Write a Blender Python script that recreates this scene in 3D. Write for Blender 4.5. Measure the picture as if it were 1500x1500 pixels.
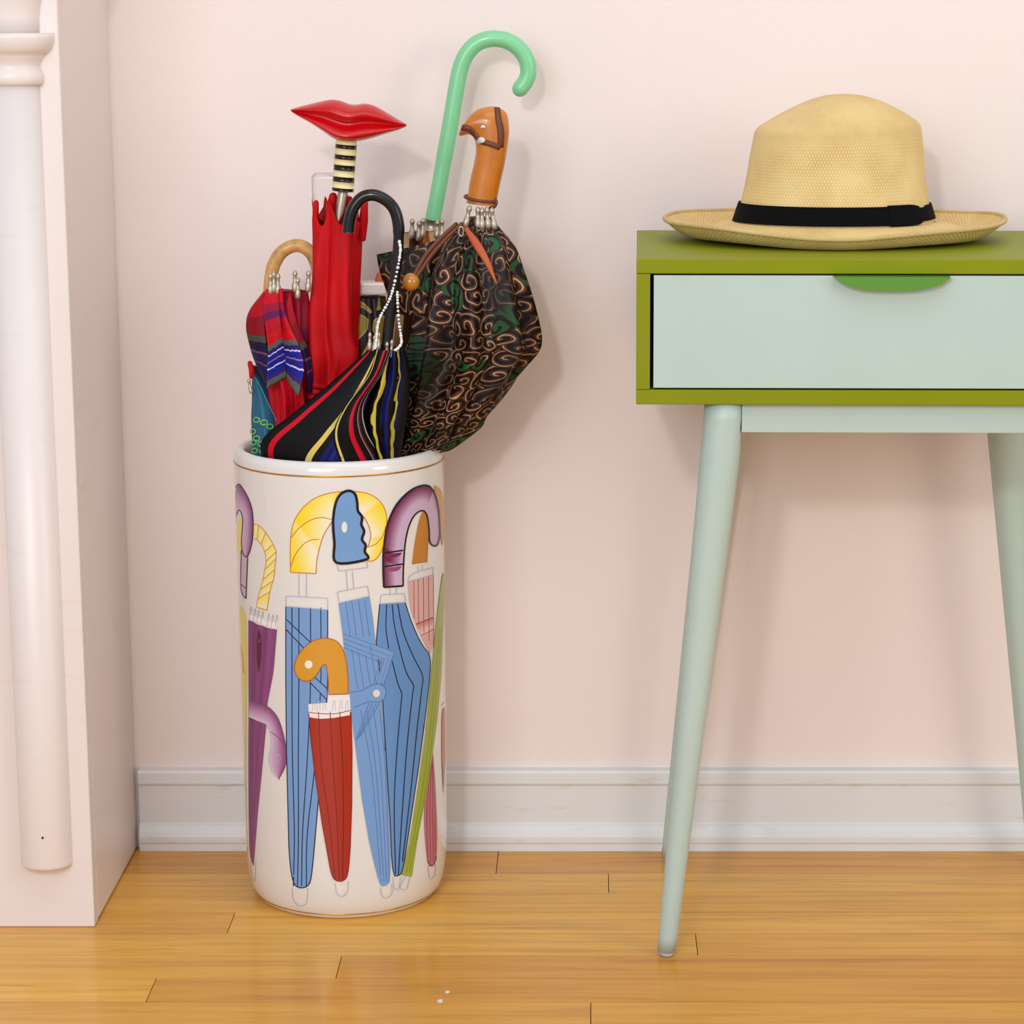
import bpy, bmesh, math, random
from mathutils import Vector, Matrix
from mathutils.bvhtree import BVHTree
from mathutils.geometry import tessellate_polygon

for o in list(bpy.data.objects):
    bpy.data.objects.remove(o)
random.seed(4)
SC = bpy.context.scene
COL = SC.collection

# ------------------------------------------------------------------ camera
F, XC, YC = 3740.0, 870.0, 750.0          # focal length and principal point for a 1500 x 1500 frame
PITCH = math.atan(750.0 / F)
CAM = Vector((0.0, -2.6206, 0.8977))
cd = bpy.data.cameras.new('camera')
cam = bpy.data.objects.new('camera', cd)
COL.objects.link(cam)
cam.location = CAM
cam.rotation_euler = (math.pi / 2 - PITCH, 0, 0)
cd.sensor_width = 36.0
cd.lens = F / 1500.0 * 36.0
cd.shift_x = -(XC - 750.0) / 1500.0
cd.clip_start = 0.05
SC.camera = cam

# ------------------------------------------------------------------ world, lights, exposure
w = bpy.data.worlds.new('world')
SC.world = w
w.use_nodes = True
w.node_tree.nodes['Background'].inputs['Color'].default_value = (0.90, 0.955, 1.04, 1)
w.node_tree.nodes['Background'].inputs['Strength'].default_value = 0.56


def area(name, loc, target, sx, sy, power, col):
    l = bpy.data.lights.new(name, 'AREA')
    l.shape = 'RECTANGLE'
    l.size, l.size_y, l.energy, l.color = sx, sy, power, col
    o = bpy.data.objects.new(name, l)
    COL.objects.link(o)
    o.location = loc
    o.rotation_euler = (Vector(target) - Vector(loc)).to_track_quat('-Z', 'Y').to_euler()
    return o


# a big window behind and left of the camera, a ceiling lamp above the viewer
area('window_light', (-1.3, -4.0, 1.65), (0.1, 0, 0.5), 1.7, 1.6, 37, (0.90, 0.965, 1.06))
area('room_lamp', (-0.48, -3.2, 1.70), (0.1, 0, 0.6), 0.16, 0.16, 14, (0.98, 0.97, 0.96))
area('ceiling_light', (0.5, -1.4, 2.6), (0.5, -1.1, 0.0), 2.2, 1.5, 13, (0.97, 0.97, 0.97))
area('side_window_light', (2.6, -2.4, 1.5), (-0.2, 0, 0.5), 1.0, 1.3, 19, (1.0, 0.93, 0.84))

SC.view_settings.view_transform = 'Standard'
SC.view_settings.look = 'None'
SC.view_settings.gamma = 1.0
SC.view_settings.use_curve_mapping = False
SC.view_settings.exposure = 0.2

# ------------------------------------------------------------------ helpers
CP, SP = math.cos(PITCH), math.sin(PITCH)
PX = 1.0 / 1480.0                          # metres per photo pixel near the wall


def ray(x, y):
    r, u = (x - XC) / F, -(y - YC) / F
    return Vector((r, CP + SP * u, -SP + CP * u))


def at(x, y, Y):
    """world point at depth Y that the photo shows at x, y"""
    d = ray(x, y)
    return CAM + d * ((Y - CAM.y) / d.y)


def on_plane(x, y, z):
    d = ray(x, y)
    return CAM + d * ((z - CAM.z) / d.z)


def lin(c):
    return tuple(((v / 255.0) / 12.92 if v <= 10 else ((v / 255.0 + 0.055) / 1.055) ** 2.4) for v in c[:3])


class NT:
    def __init__(s, name):
        s.m = bpy.data.materials.new(name)
        s.m.use_nodes = True
        s.t = s.m.node_tree
        s.b = s.t.nodes['Principled BSDF']

    def n(s, kind, **kw):
        nd = s.t.nodes.new(kind)
        for k, v in kw.items():
            if k in nd.inputs:
                nd.inputs[k].default_value = v
            else:
                setattr(nd, k, v)
        return nd

    def l(s, a, ao, b, bi):
        s.t.links.new(a.outputs[ao], b.inputs[bi])

    def ramp(s, stops, interp='LINEAR'):
        nd = s.t.nodes.new('ShaderNodeValToRGB')
        cr = nd.color_ramp
        cr.interpolation = interp
        while len(cr.elements) < len(stops):
            cr.elements.new(0.5)
        for e, (p, c) in zip(cr.elements, stops):
            e.position = p
            e.color = (*lin(c), 1)
        return nd

    def bump(s, src, out, strength, dist=0.001):
        b = s.n('ShaderNodeBump', Strength=strength, Distance=dist)
        s.l(src, out, b, 'Height')
        s.l(b, 'Normal', s.b, 'Normal')
        return b


def mat(name, rgb, rough=0.5, metal=0.0, coat=0.0, spec=0.5, noise=0.0, nscale=40.0, bump=0.0, bscale=200.0, sheen=0.0):
    m = NT(name)
    m.b.inputs['Base Color'].default_value = (*lin(rgb), 1)
    m.b.inputs['Roughness'].default_value = rough
    m.b.inputs['Metallic'].default_value = metal
    m.b.inputs['Coat Weight'].default_value = coat
    m.b.inputs['Coat Roughness'].default_value = 0.08
    m.b.inputs['Specular IOR Level'].default_value = spec
    m.b.inputs['Sheen Weight'].default_value = sheen
    tc = m.n('ShaderNodeTexCoord')
    if noise:
        nz = m.n('ShaderNodeTexNoise', Scale=nscale, Detail=4.0)
        m.l(tc, 'Object', nz, 'Vector')
        a = tuple(max(0, v * (1 - noise)) for v in rgb)
        b = tuple(min(255, v * (1 + noise)) for v in rgb)
        r = m.ramp([(0.3, a), (0.7, b)])
        m.l(nz, 'Fac', r, 'Fac')
        m.l(r, 'Color', m.b, 'Base Color')
    if bump:
        nb = m.n('ShaderNodeTexNoise', Scale=bscale, Detail=3.0)
        m.l(tc, 'Object', nb, 'Vector')
        m.bump(nb, 'Fac', bump)
    return m.m


def obj(name, verts, faces, material, parent=None, smooth=True, uvs=None, cols=None):
    me = bpy.data.meshes.new(name)
    me.from_pydata([tuple(v) for v in verts], [], faces)
    me.validate()
    if uvs is not None:
        ul = me.uv_layers.new(name='UVMap')
        for p in me.polygons:
            for li in p.loop_indices:
                ul.data[li].uv = uvs[me.loops[li].vertex_index]
    if cols is not None:
        ca = me.color_attributes.new('print', 'FLOAT_COLOR', 'POINT')
        for i, c in enumerate(cols):
            ca.data[i].color = (*lin(c), 1)
    if smooth:
        for p in me.polygons:
            p.use_smooth = True
    if material:
        me.materials.append(material)
    o = bpy.data.objects.new(name, me)
    COL.objects.link(o)
    if parent:
        o.parent = parent
    return o


def empty(name, loc, label, cat, group=None):
    o = bpy.data.objects.new(name, None)
    COL.objects.link(o)
    o.location = loc
    o.empty_display_size = 0.05
    o['label'] = label
    o['category'] = cat
    if group:
        o['group'] = group
    bpy.context.view_layer.update()
    return o


def adopt(o, parent):
    """parent a world-space mesh to a thing at its base"""
    o.parent = parent
    root = parent
    off = Vector((0, 0, 0))
    while root is not None:
        off += root.location
        root = root.parent
    o.data.transform(Matrix.Translation(-off))
    return o


def box(name, lo, hi, material, parent=None, bevel=0.0, seg=2):
    bm = bmesh.new()
    bmesh.ops.create_cube(bm, size=1)
    for v in bm.verts:
        v.co = Vector([lo[i] + (v.co[i] + 0.5) * (hi[i] - lo[i]) for i in range(3)])
    if bevel:
        bmesh.ops.bevel(bm, geom=bm.edges[:], offset=bevel, segments=seg, affect='EDGES', profile=0.5)
    me = bpy.data.meshes.new(name)
    bm.to_mesh(me)
    bm.free()
    me.materials.append(material)
    o = bpy.data.objects.new(name, me)
    COL.objects.link(o)
    if parent:
        o.parent = parent
    return o


def crom(pts, n, closed=False):
    """Catmull-Rom resample of tuples of numbers"""
    P = [tuple(map(float, p)) for p in pts]
    m = len(P)
    out = []
    segs = m if closed else m - 1
    for i in range(n):
        t = i / (n if closed else n - 1) * segs
        k = min(int(t), segs - 1)
        u = t - k
        if closed:
            a, b, c, d = P[(k - 1) % m], P[k % m], P[(k + 1) % m], P[(k + 2) % m]
        else:
            b, c = P[k], P[k + 1]
            a = P[k - 1] if k > 0 else tuple(2 * x - y for x, y in zip(b, c))
            d = P[k + 2] if k + 2 < m else tuple(2 * y - x for x, y in zip(b, c))
        out.append(tuple(0.5 * (2 * B + (C - A) * u + (2 * A - 5 * B + 4 * C - D) * u * u + (3 * B - A - 3 * C + D) * u ** 3)
                         for A, B, C, D in zip(a, b, c, d)))
    return out


def grid_faces(nr, nc, wrap):
    fs = []
    for i in range(nr - 1):
        for j in range(nc if wrap else nc - 1):
            k = (j + 1) % nc
            fs.append((i * nc + j, i * nc + k, (i + 1) * nc + k, (i + 1) * nc + j))
    return fs


def lathe(name, prof, material, parent=None, seg=48, ctr=(0, 0), ry=1.0, cap=True, smooth=True):
    """prof: list of (r, z) from bottom to top, around a vertical axis"""
    vs, uvs = [], []
    for i, (r, z) in enumerate(prof):
        for j in range(seg):
            a = 2 * math.pi * j / seg
            vs.append((ctr[0] + r * math.cos(a), ctr[1] + r * ry * math.sin(a), z))
            uvs.append((j / seg, i / (len(prof) - 1)))
    fs = grid_faces(len(prof), seg, True)
    if cap:
        fs.append(tuple(reversed(range(seg))))
        fs.append(tuple(range((len(prof) - 1) * seg, len(prof) * seg)))
    return obj(name, vs, fs, material, parent, smooth, uvs)


def tube(name, pts, rad, material, parent=None, seg=16, round_ends=True):
    """pts: world points; rad: number or list"""
    P = [Vector(p) for p in pts]
    n = len(P)
    R = [rad] * n if not hasattr(rad, '__len__') else list(rad)
    if round_ends:
        t0, t1 = (P[0] - P[1]).normalized(), (P[-1] - P[-2]).normalized()
        r0, r1 = R[0], R[-1]
        pre = [(P[0] + t0 * r0 * s, r0 * q) for s, q in ((0.98, 0.15), (0.85, 0.52), (0.5, 0.86))]
        post = [(P[-1] + t1 * r1 * s, r1 * q) for s, q in ((0.5, 0.86), (0.85, 0.52), (0.98, 0.15))]
        P = [p for p, _ in pre] + P + [p for p, _ in post]
        R = [r for _, r in pre] + R + [r for _, r in post]
        n = len(P)
    vs, uvs = [], []
    up = Vector((0, 1, 0.01))
    L = 0.0
    for i in range(n):
        t = (P[min(i + 1, n - 1)] - P[max(i - 1, 0)]).normalized()
        a = t.cross(up)
        if a.length < 1e-4:
            a = t.cross(Vector((1, 0, 0)))
        a.normalize()
        b = a.cross(t).normalized()
        if i:
            L += (P[i] - P[i - 1]).length
        for j in range(seg):
            f = 2 * math.pi * j / seg
            vs.append(P[i] + (a * math.cos(f) + b * math.sin(f)) * R[i])
            uvs.append((j / seg, L))
    fs = grid_faces(n, seg, True) + [tuple(range(seg)), tuple(reversed(range((n - 1) * seg, n * seg)))]
    o = obj(name, vs, fs, material, None, True, uvs)
    return adopt(o, parent) if parent else o


def loft(name, rows, material, parent, nr=60, nc=96, fold=0, amp=0.0, twist=0.0, wob=0.0, seed=0, power=1.0, free=None, tips=None):
    """rows: (xl, yl, xr, yr, Y, half_depth) - left and right outline points in the photo at depth Y"""
    rnd = random.Random(seed)
    ph = [rnd.uniform(0, 6.28) for _ in range(6)]
    R = crom(rows, nr)
    vs, uvs = [], []
    for i, (xl, yl, xr, yr, Y, hd) in enumerate(R):
        t = i / (nr - 1)
        A, B = at(xl, yl, Y), at(xr, yr, Y)
        C, W = (A + B) / 2, (B - A) / 2
        up = Vector((-W.z, 0, W.x)).normalized() if W.length > 1e-6 else Vector((0, 0, 1))
        for j in range(nc):
            f = 2 * math.pi * j / nc
            env = 1.0 if free is None else free(t)
            m = 1 - amp * env * (0.5 - 0.5 * math.cos(fold * f + twist * t + wob * math.sin(5 * t + ph[0])))
            m -= 0.35 * amp * env * (0.5 - 0.5 * math.cos((fold * 2 + 1) * f + twist * 0.6 * t + ph[1] + wob * math.sin(9 * t + ph[2])))
            c, s = math.cos(f), -math.sin(f)
            c = math.copysign(abs(c) ** power, c)
            s = math.copysign(abs(s) ** power, s)
            P = C + W * (c * m) + Vector((0, hd * s * m, 0))
            if tips and t < tips[2]:              # points where the ribs end, notches between them
                P += up * (tips[1] * (1 - t / tips[2]) * ((0.5 + 0.5 * math.cos(tips[0] * f + tips[3])) ** 1.6 - 0.3))
            vs.append(P)
            uvs.append((j / nc, t))
    fs = grid_faces(nr, nc, True) + [tuple(range(nc)), tuple(reversed(range((nr - 1) * nc, nr * nc)))]
    return adopt(obj(name, vs, fs, material, None, True, uvs), parent)


def sheet(name, A, B, material, parent, bulge=0.01, n=40, m=14, thick=0.0012, ripple=0.0, rn=2.0):
    """cloth panel between two edge curves, given as (x, y, Y) photo point and depth; u runs from A to B, v along"""
    a, b = crom(A, n), crom(B, n)
    vs, uvs = [], []
    for i in range(n):
        p, q = at(*a[i]), at(*b[i])
        for j in range(m):
            u = j / (m - 1)
            v = p.lerp(q, u)
            v.y -= bulge * math.sin(math.pi * u) + ripple * math.sin(2 * math.pi * rn * u)
            vs.append(v)
            uvs.append((u, i / (n - 1)))
    o = adopt(obj(name, vs, grid_faces(n, m, False), material, None, True, uvs), parent)
    so = o.modifiers.new('thickness', 'SOLIDIFY')
    so.thickness = thick
    so.offset = 0
    return o


def bvh_of(o):
    off = Vector((0, 0, 0))
    r = o
    while r is not None:
        off += r.location
        r = r.parent
    me = o.data
    return BVHTree.FromPolygons([v.co + off for v in me.vertices], [tuple(p.vertices) for p in me.polygons])


def ribbon_on(name, tree, pts, widths, material, parent, n=24, lift=0.0008, fallback=-0.15, thick=0.0007):
    """a flat strip lying on a surface, its course given in the photo"""
    P = crom(pts, n)
    W = crom([(x,) for x in widths], n)
    Q, N = [], []
    for x, y in P:
        d = ray(x, y).normalized()
        h = tree.ray_cast(CAM, d)
        if h[0] is None:
            Q.append(None)
            N.append(None)
        else:
            nn = h[1] if h[1].dot(d) < 0 else -h[1]
            Q.append(h[0] + nn * lift)
            N.append((nn - d * 1.2).normalized())
    last = next((q for q in Q if q), None)
    for i in range(n):
        if Q[i] is None:
            Q[i] = at(P[i][0], P[i][1], last.y if last else fallback)
            N[i] = -ray(*P[i]).normalized()
        last = Q[i]
    vs, uvs = [], []
    for i in range(n):
        t = (Q[min(i + 1, n - 1)] - Q[max(i - 1, 0)]).normalized()
        s = t.cross(N[i]).normalized()
        for k in (-1, 1):
            vs.append(Q[i] + s * (k * W[i][0] * PX / 2))
            uvs.append((0.5 + 0.5 * k, i / (n - 1)))
    o = adopt(obj(name, vs, grid_faces(n, 2, False), material, None, True, uvs), parent)
    so = o.modifiers.new('thickness', 'SOLIDIFY')
    so.thickness = thick
    so.offset = 0
    return o


def structure(o):
    o['kind'] = 'structure'
    return o


# ------------------------------------------------------------------ materials
def wall_material():
    m = NT('wall_paint')
    tc = m.n('ShaderNodeTexCoord')
    nz = m.n('ShaderNodeTexNoise', Scale=3.0, Detail=3.0)
    m.l(tc, 'Object', nz, 'Vector')
    r = m.ramp([(0.3, (236, 221, 215)), (0.7, (239, 224, 218))])
    m.l(nz, 'Fac', r, 'Fac')
    m.l(r, 'Color', m.b, 'Base Color')
    m.b.inputs['Roughness'].default_value = 0.62
    nb = m.n('ShaderNodeTexNoise', Scale=160.0, Detail=4.0, Roughness=0.6)
    m.l(tc, 'Object', nb, 'Vector')
    m.bump(nb, 'Fac', 0.25, 0.0012)
    return m.m


def paint_material(name, rgb, scuff, rough=0.45):
    m = NT(name)
    tc = m.n('ShaderNodeTexCoord')
    mp = m.n('ShaderNodeMapping')
    mp.inputs['Scale'].default_value = (14, 14, 60)
    m.l(tc, 'Object', mp, 'Vector')
    nz = m.n('ShaderNodeTexNoise', Scale=1.0, Detail=6.0, Roughness=0.65)
    m.l(mp, 'Vector', nz, 'Vector')
    r = m.ramp([(0.0, scuff), (0.32, scuff), (0.42, rgb), (1.0, rgb)])
    m.l(nz, 'Fac', r, 'Fac')
    m.l(r, 'Color', m.b, 'Base Color')
    m.b.inputs['Roughness'].default_value = rough
    nb = m.n('ShaderNodeTexNoise', Scale=120.0, Detail=3.0)
    m.l(tc, 'Object', nb, 'Vector')
    m.bump(nb, 'Fac', 0.12)
    return m.m


def wood_material():
    """honey floor strips; every board takes its own tone and grain from its object's random value"""
    m = NT('honey_floor_wood')
    tc = m.n('ShaderNodeTexCoord')
    oi = m.n('ShaderNodeObjectInfo')
    mul = m.n('ShaderNodeVectorMath', operation='SCALE')
    mul.inputs[0].default_value = (13.0, 7.0, 0)
    m.l(oi, 'Random', mul, 'Scale')
    add = m.n('ShaderNodeVectorMath', operation='ADD')
    m.l(tc, 'Object', add, 0)
    m.l(mul, 'Vector', add, 1)
    mp = m.n('ShaderNodeMapping')
    mp.inputs['Scale'].default_value = (2.2, 46, 1)
    m.l(add, 'Vector', mp, 'Vector')
    grain = m.n('ShaderNodeTexNoise', Scale=1.6, Detail=7.0, Roughness=0.62, Distortion=0.5)
    m.l(mp, 'Vector', grain, 'Vector')
    tone = m.ramp([(0.0, (222, 159, 58)), (0.3, (228, 169, 62)), (0.6, (234, 176, 70)), (0.85, (217, 151, 51)), (1.0, (237, 182, 76))])
    m.l(oi, 'Random', tone, 'Fac')
    gr = m.ramp([(0.3, (214, 206, 196)), (0.5, (242, 238, 234)), (0.72, (255, 255, 255))])
    m.l(grain, 'Fac', gr, 'Fac')
    mx = m.n('ShaderNodeMix', data_type='RGBA', blend_type='MULTIPLY')
    mx.inputs['Factor'].default_value = 1.0
    m.l(tone, 'Color', mx, 6)
    m.l(gr, 'Color', mx, 7)
    # sparse dark flecks and streaks
    mp2 = m.n('ShaderNodeMapping')
    mp2.inputs['Scale'].default_value = (9, 120, 1)
    m.l(add, 'Vector', mp2, 'Vector')
    fl = m.n('ShaderNodeTexNoise', Scale=1.0, Detail=5.0, Roughness=0.7)
    m.l(mp2, 'Vector', fl, 'Vector')
    fr = m.ramp([(0.27, (178, 120, 66)), (0.38, (255, 255, 255))])
    m.l(fl, 'Fac', fr, 'Fac')
    mx2 = m.n('ShaderNodeMix', data_type='RGBA', blend_type='MULTIPLY')
    mx2.inputs['Factor'].default_value = 0.75
    m.l(mx, 2, mx2, 6)
    m.l(fr, 'Color', mx2, 7)
    m.l(mx2, 2, m.b, 'Base Color')
    m.b.inputs['Roughness'].default_value = 0.42
    m.b.inputs['Coat Weight'].default_value = 0.35
    m.b.inputs['Specular IOR Level'].default_value = 0.3
    m.b.inputs['Coat Roughness'].default_value = 0.14
    m.bump(grain, 'Fac', 0.08, 0.0006)
    return m.m


def straw_material():
    m = NT('straw')
    uv = m.n('ShaderNodeUVMap')
    hs = []
    for rot in (1, -1):
        mp = m.n('ShaderNodeMapping')
        mp.inputs['Scale'].default_value = (130, rot * 60, 1)
        m.l(uv, 'UV', mp, 'Vector')
        wv = m.n('ShaderNodeTexWave', Scale=0.85, Distortion=0.4, Detail=1.0)
        wv.bands_direction = 'DIAGONAL'
        m.l(mp, 'Vector', wv, 'Vector')
        hs.append(wv)
    mm = m.n('ShaderNodeMath', operation='MULTIPLY')
    m.l(hs[0], 'Fac', mm, 0)
    m.l(hs[1], 'Fac', mm, 1)
    nz = m.n('ShaderNodeTexNoise', Scale=26.0, Detail=3.0)
    tc = m.n('ShaderNodeTexCoord')
    m.l(tc, 'Object', nz, 'Vector')
    ad = m.n('ShaderNodeMath', operation='MULTIPLY_ADD')
    m.l(mm, 'Value', ad, 0)
    ad.inputs[1].default_value = 0.75
    m.l(nz, 'Fac', ad, 2)
    r = m.ramp([(0.35, (206, 172, 106)), (0.62, (222, 190, 124)), (0.95, (234, 206, 144))])
    m.l(ad, 'Value', r, 'Fac')
    m.l(r, 'Color', m.b, 'Base Color')
    m.b.inputs['Roughness'].default_value = 0.65
    m.bump(mm, 'Value', 0.5, 0.001)
    return m.m


def paisley_material(name, su, sv):
    """dark brown cloth printed with spiral curls, some of them green"""
    m = NT(name)
    uv = m.n('ShaderNodeUVMap')
    mp = m.n('ShaderNodeMapping')
    mp.inputs['Scale'].default_value = (su, sv, 1)
    m.l(uv, 'UV', mp, 'Vector')
    nz = m.n('ShaderNodeTexNoise', Scale=0.8, Detail=1.0)
    m.l(mp, 'Vector', nz, 'Vector')
    mixv = m.n('ShaderNodeVectorMath', operation='MULTIPLY_ADD')
    m.l(nz, 'Color', mixv, 0)
    mixv.inputs[1].default_value = (0.9, 0.9, 0)
    m.l(mp, 'Vector', mixv, 2)
    vo = m.n('ShaderNodeTexVoronoi', Scale=1.0, Randomness=0.85)
    vo.voronoi_dimensions = '2D'
    m.l(mixv, 'Vector', vo, 'Vector')
    dv = m.n('ShaderNodeVectorMath', operation='SUBTRACT')
    m.l(mixv, 'Vector', dv, 0)
    m.l(vo, 'Position', dv, 1)
    sx = m.n('ShaderNodeSeparateXYZ')
    m.l(dv, 'Vector', sx, 'Vector')
    an = m.n('ShaderNodeMath', operation='ARCTAN2')
    m.l(sx, 'Y', an, 0)
    m.l(sx, 'X', an, 1)
    sc = m.n('ShaderNodeMath', operation='MULTIPLY_ADD')
    m.l(vo, 'Distance', sc, 0)
    sc.inputs[1].default_value = 15.0
    m.l(an, 'Value', sc, 2)
    sn = m.n('ShaderNodeMath', operation='SINE')
    m.l(sc, 'Value', sn, 0)
    hf = m.n('ShaderNodeMath', operation='MULTIPLY_ADD')
    m.l(sn, 'Value', hf, 0)
    hf.inputs[1].default_value = 0.5
    hf.inputs[2].default_value = 0.5
    rings = m.ramp([(0.0, (12, 6, 4)), (0.30, (18, 9, 6)), (0.40, (78, 38, 28)), (0.78, (98, 52, 38)), (0.85, (30, 14, 9)), (0.95, (140, 104, 70)), (1.0, (206, 172, 128))])
    m.l(hf, 'Value', rings, 'Fac')
    pick = m.n('ShaderNodeSeparateColor')
    m.l(vo, 'Color', pick, 'Color')
    gt = m.n('ShaderNodeMath', operation='GREATER_THAN')
    m.l(pick, 'Red', gt, 0)
    gt.inputs[1].default_value = 0.84
    lt = m.n('ShaderNodeMath', operation='GREATER_THAN')
    m.l(hf, 'Value', lt, 0)
    lt.inputs[1].default_value = 0.55
    both = m.n('ShaderNodeMath', operation='MULTIPLY')
    m.l(gt, 'Value', both, 0)
    m.l(lt, 'Value', both, 1)
    mx = m.n('ShaderNodeMix', data_type='RGBA')
    m.l(both, 'Value', mx, 'Factor')
    m.l(rings, 'Color', mx, 6)
    mx.inputs[7].default_value = (*lin((18, 88, 46)), 1)
    # broad darker patches scattered over the print
    nd = m.n('ShaderNodeTexNoise', Scale=0.35, Detail=2.0)
    m.l(mp, 'Vector', nd, 'Vector')
    dr_ = m.ramp([(0.36, (120, 110, 104)), (0.6, (255, 255, 255))])
    m.l(nd, 'Fac', dr_, 'Fac')
    mu = m.n('ShaderNodeMix', data_type='RGBA', blend_type='MULTIPLY')
    mu.inputs['Factor'].default_value = 1.0
    m.l(mx, 2, mu, 6)
    m.l(dr_, 'Color', mu, 7)
    m.l(mu, 2, m.b, 'Base Color')
    m.b.inputs['Roughness'].default_value = 0.5
    m.b.inputs['Specular IOR Level'].default_value = 0.25
    return m.m


def stripe_material(name, stops, axis='u', rough=0.5, interp='CONSTANT', wobble=0.0, sheen=0.0):
    m = NT(name)
    uv = m.n('ShaderNodeUVMap')
    sp = m.n('ShaderNodeSeparateXYZ')
    m.l(uv, 'UV', sp, 'Vector')
    src = (sp, 'X' if axis == 'u' else 'Y')
    if wobble:
        nz = m.n('ShaderNodeTexNoise', Scale=6.0, Detail=1.0)
        m.l(uv, 'UV', nz, 'Vector')
        ma = m.n('ShaderNodeMath', operation='MULTIPLY_ADD')
        m.l(nz, 'Fac', ma, 0)
        ma.inputs[1].default_value = wobble
        m.l(sp, src[1], ma, 2)
        src = (ma, 'Value')
    r = m.ramp(stops, interp)
    m.l(src[0], src[1], r, 'Fac')
    m.l(r, 'Color', m.b, 'Base Color')
    m.b.inputs['Roughness'].default_value = rough
    m.b.inputs['Specular IOR Level'].default_value = 0.16
    tc = m.n('ShaderNodeTexCoord')
    nb = m.n('ShaderNodeTexNoise', Scale=60.0, Detail=3.0)
    m.l(tc, 'Object', nb, 'Vector')
    m.bump(nb, 'Fac', 0.2, 0.002)
    return m.m


def cloth_red_material():
    m = NT('red_silk')
    tc = m.n('ShaderNodeTexCoord')
    nz = m.n('ShaderNodeTexNoise', Scale=20.0, Detail=3.0)
    m.l(tc, 'Object', nz, 'Vector')
    r = m.ramp([(0.3, (178, 2, 14)), (0.7, (204, 4, 14))])
    m.l(nz, 'Fac', r, 'Fac')
    m.l(r, 'Color', m.b, 'Base Color')
    m.b.inputs['Roughness'].default_value = 0.6
    m.b.inputs['Specular IOR Level'].default_value = 0.2
    mp = m.n('ShaderNodeMapping')
    mp.inputs['Rotation'].default_value = (0, 0.5, 0)
    mp.inputs['Scale'].default_value = (70, 70, 16)
    m.l(tc, 'Object', mp, 'Vector')
    nb = m.n('ShaderNodeTexNoise', Scale=1.0, Detail=3.0)
    m.l(mp, 'Vector', nb, 'Vector')
    m.bump(nb, 'Fac', 0.35, 0.003)
    return m.m


M = {}
M['wall'] = wall_material()
M['trim'] = paint_material('white_trim_paint', (222, 221, 220), (212, 207, 203))
M['mantel'] = paint_material('pale_mantel_paint', (229, 218, 213), (226, 213, 207), 0.35)
M['wood'] = wood_material()
M['subfloor'] = mat('dark_subfloor', (96, 58, 28), 0.8)
M['straw'] = straw_material()
M['band'] = mat('black_grosgrain', (9, 8, 11), 0.9, spec=0.12, bump=0.3, bscale=900)
M['green'] = mat('olive_green_paint', (130, 138, 2), 0.48, spec=0.2, noise=0.02, nscale=8, bump=0.05)
M['green_tab'] = mat('leaf_green_paint', (84, 140, 34), 0.45)
M['mint'] = mat('pale_mint_paint', (180, 199, 190), 0.42, noise=0.012, nscale=9, bump=0.05)
M['gap'] = mat('dark_gap', (20, 16, 16), 0.9)
M['pad'] = mat('clouded_plastic', (186, 184, 196), 0.3)
M['ceramic'] = mat('white_glazed_ceramic', (226, 222, 217), 0.16, coat=0.5)
M['gold'] = mat('gold_line', (206, 152, 72), 0.28, metal=0.85)
pm = NT('glaze_print')
ca = pm.n('ShaderNodeVertexColor', layer_name='print')
pm.l(ca, 'Color', pm.b, 'Base Color')
pm.b.inputs['Roughness'].default_value = 0.22
pm.b.inputs['Coat Weight'].default_value = 0.15
pm.b.inputs['Specular IOR Level'].default_value = 0.35
M['print'] = pm.m
M['lips'] = mat('red_lacquer', (192, 2, 8), 0.24, coat=0.35, spec=0.35)
M['cream'] = mat('cream_plastic', (236, 222, 166), 0.4)
M['black'] = mat('black_plastic', (7, 6, 8), 0.25, coat=0.3, spec=0.35)
M['steel'] = mat('umbrella_steel', (186, 174, 158), 0.42, metal=0.8)
M['red'] = cloth_red_material()
M['mintplastic'] = mat('mint_green_plastic', (128, 206, 150), 0.32, noise=0.03, nscale=20, coat=0.2)
M['tanwood'] = mat('polished_tan_wood', (186, 108, 20), 0.32, coat=0.4, noise=0.1, nscale=30)
M['leather'] = mat('brown_leather', (104, 52, 28), 0.5)
M['orange'] = mat('rust_ribbon', (186, 84, 42), 0.6)
M['bead'] = mat('varnished_bead', (182, 118, 34), 0.25, coat=0.6)
M['pearl'] = mat('pearly_white', (236, 236, 236), 0.3)
M['cane'] = mat('bamboo_cane', (196, 148, 84), 0.45, noise=0.14, nscale=90, coat=0.2)
M['paisley'] = paisley_material('brown_paisley_cloth', 20.0, 19.0)
M['paisley_flap'] = paisley_material('brown_paisley_flap_cloth', 3.0, 3.2)
M['silverdot'] = mat('silver_inlay', (222, 218, 214), 0.35)

g = NT('clear_acrylic')
g.b.inputs['Base Color'].default_value = (0.97, 0.97, 0.96, 1)
g.b.inputs['Transmission Weight'].default_value = 1.0
g.b.inputs['Roughness'].default_value = 0.06
g.b.inputs['IOR'].default_value = 1.4
M['acrylic'] = g.m
M['palepla'] = mat('milky_plastic', (226, 214, 204), 0.3)

# ------------------------------------------------------------------ the room shell
WALL_Y = 0.016
structure(box('wall_back', (-2.6, WALL_Y, -0.02), (2.6, WALL_Y + 0.1, 2.6), M['wall']))

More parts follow.
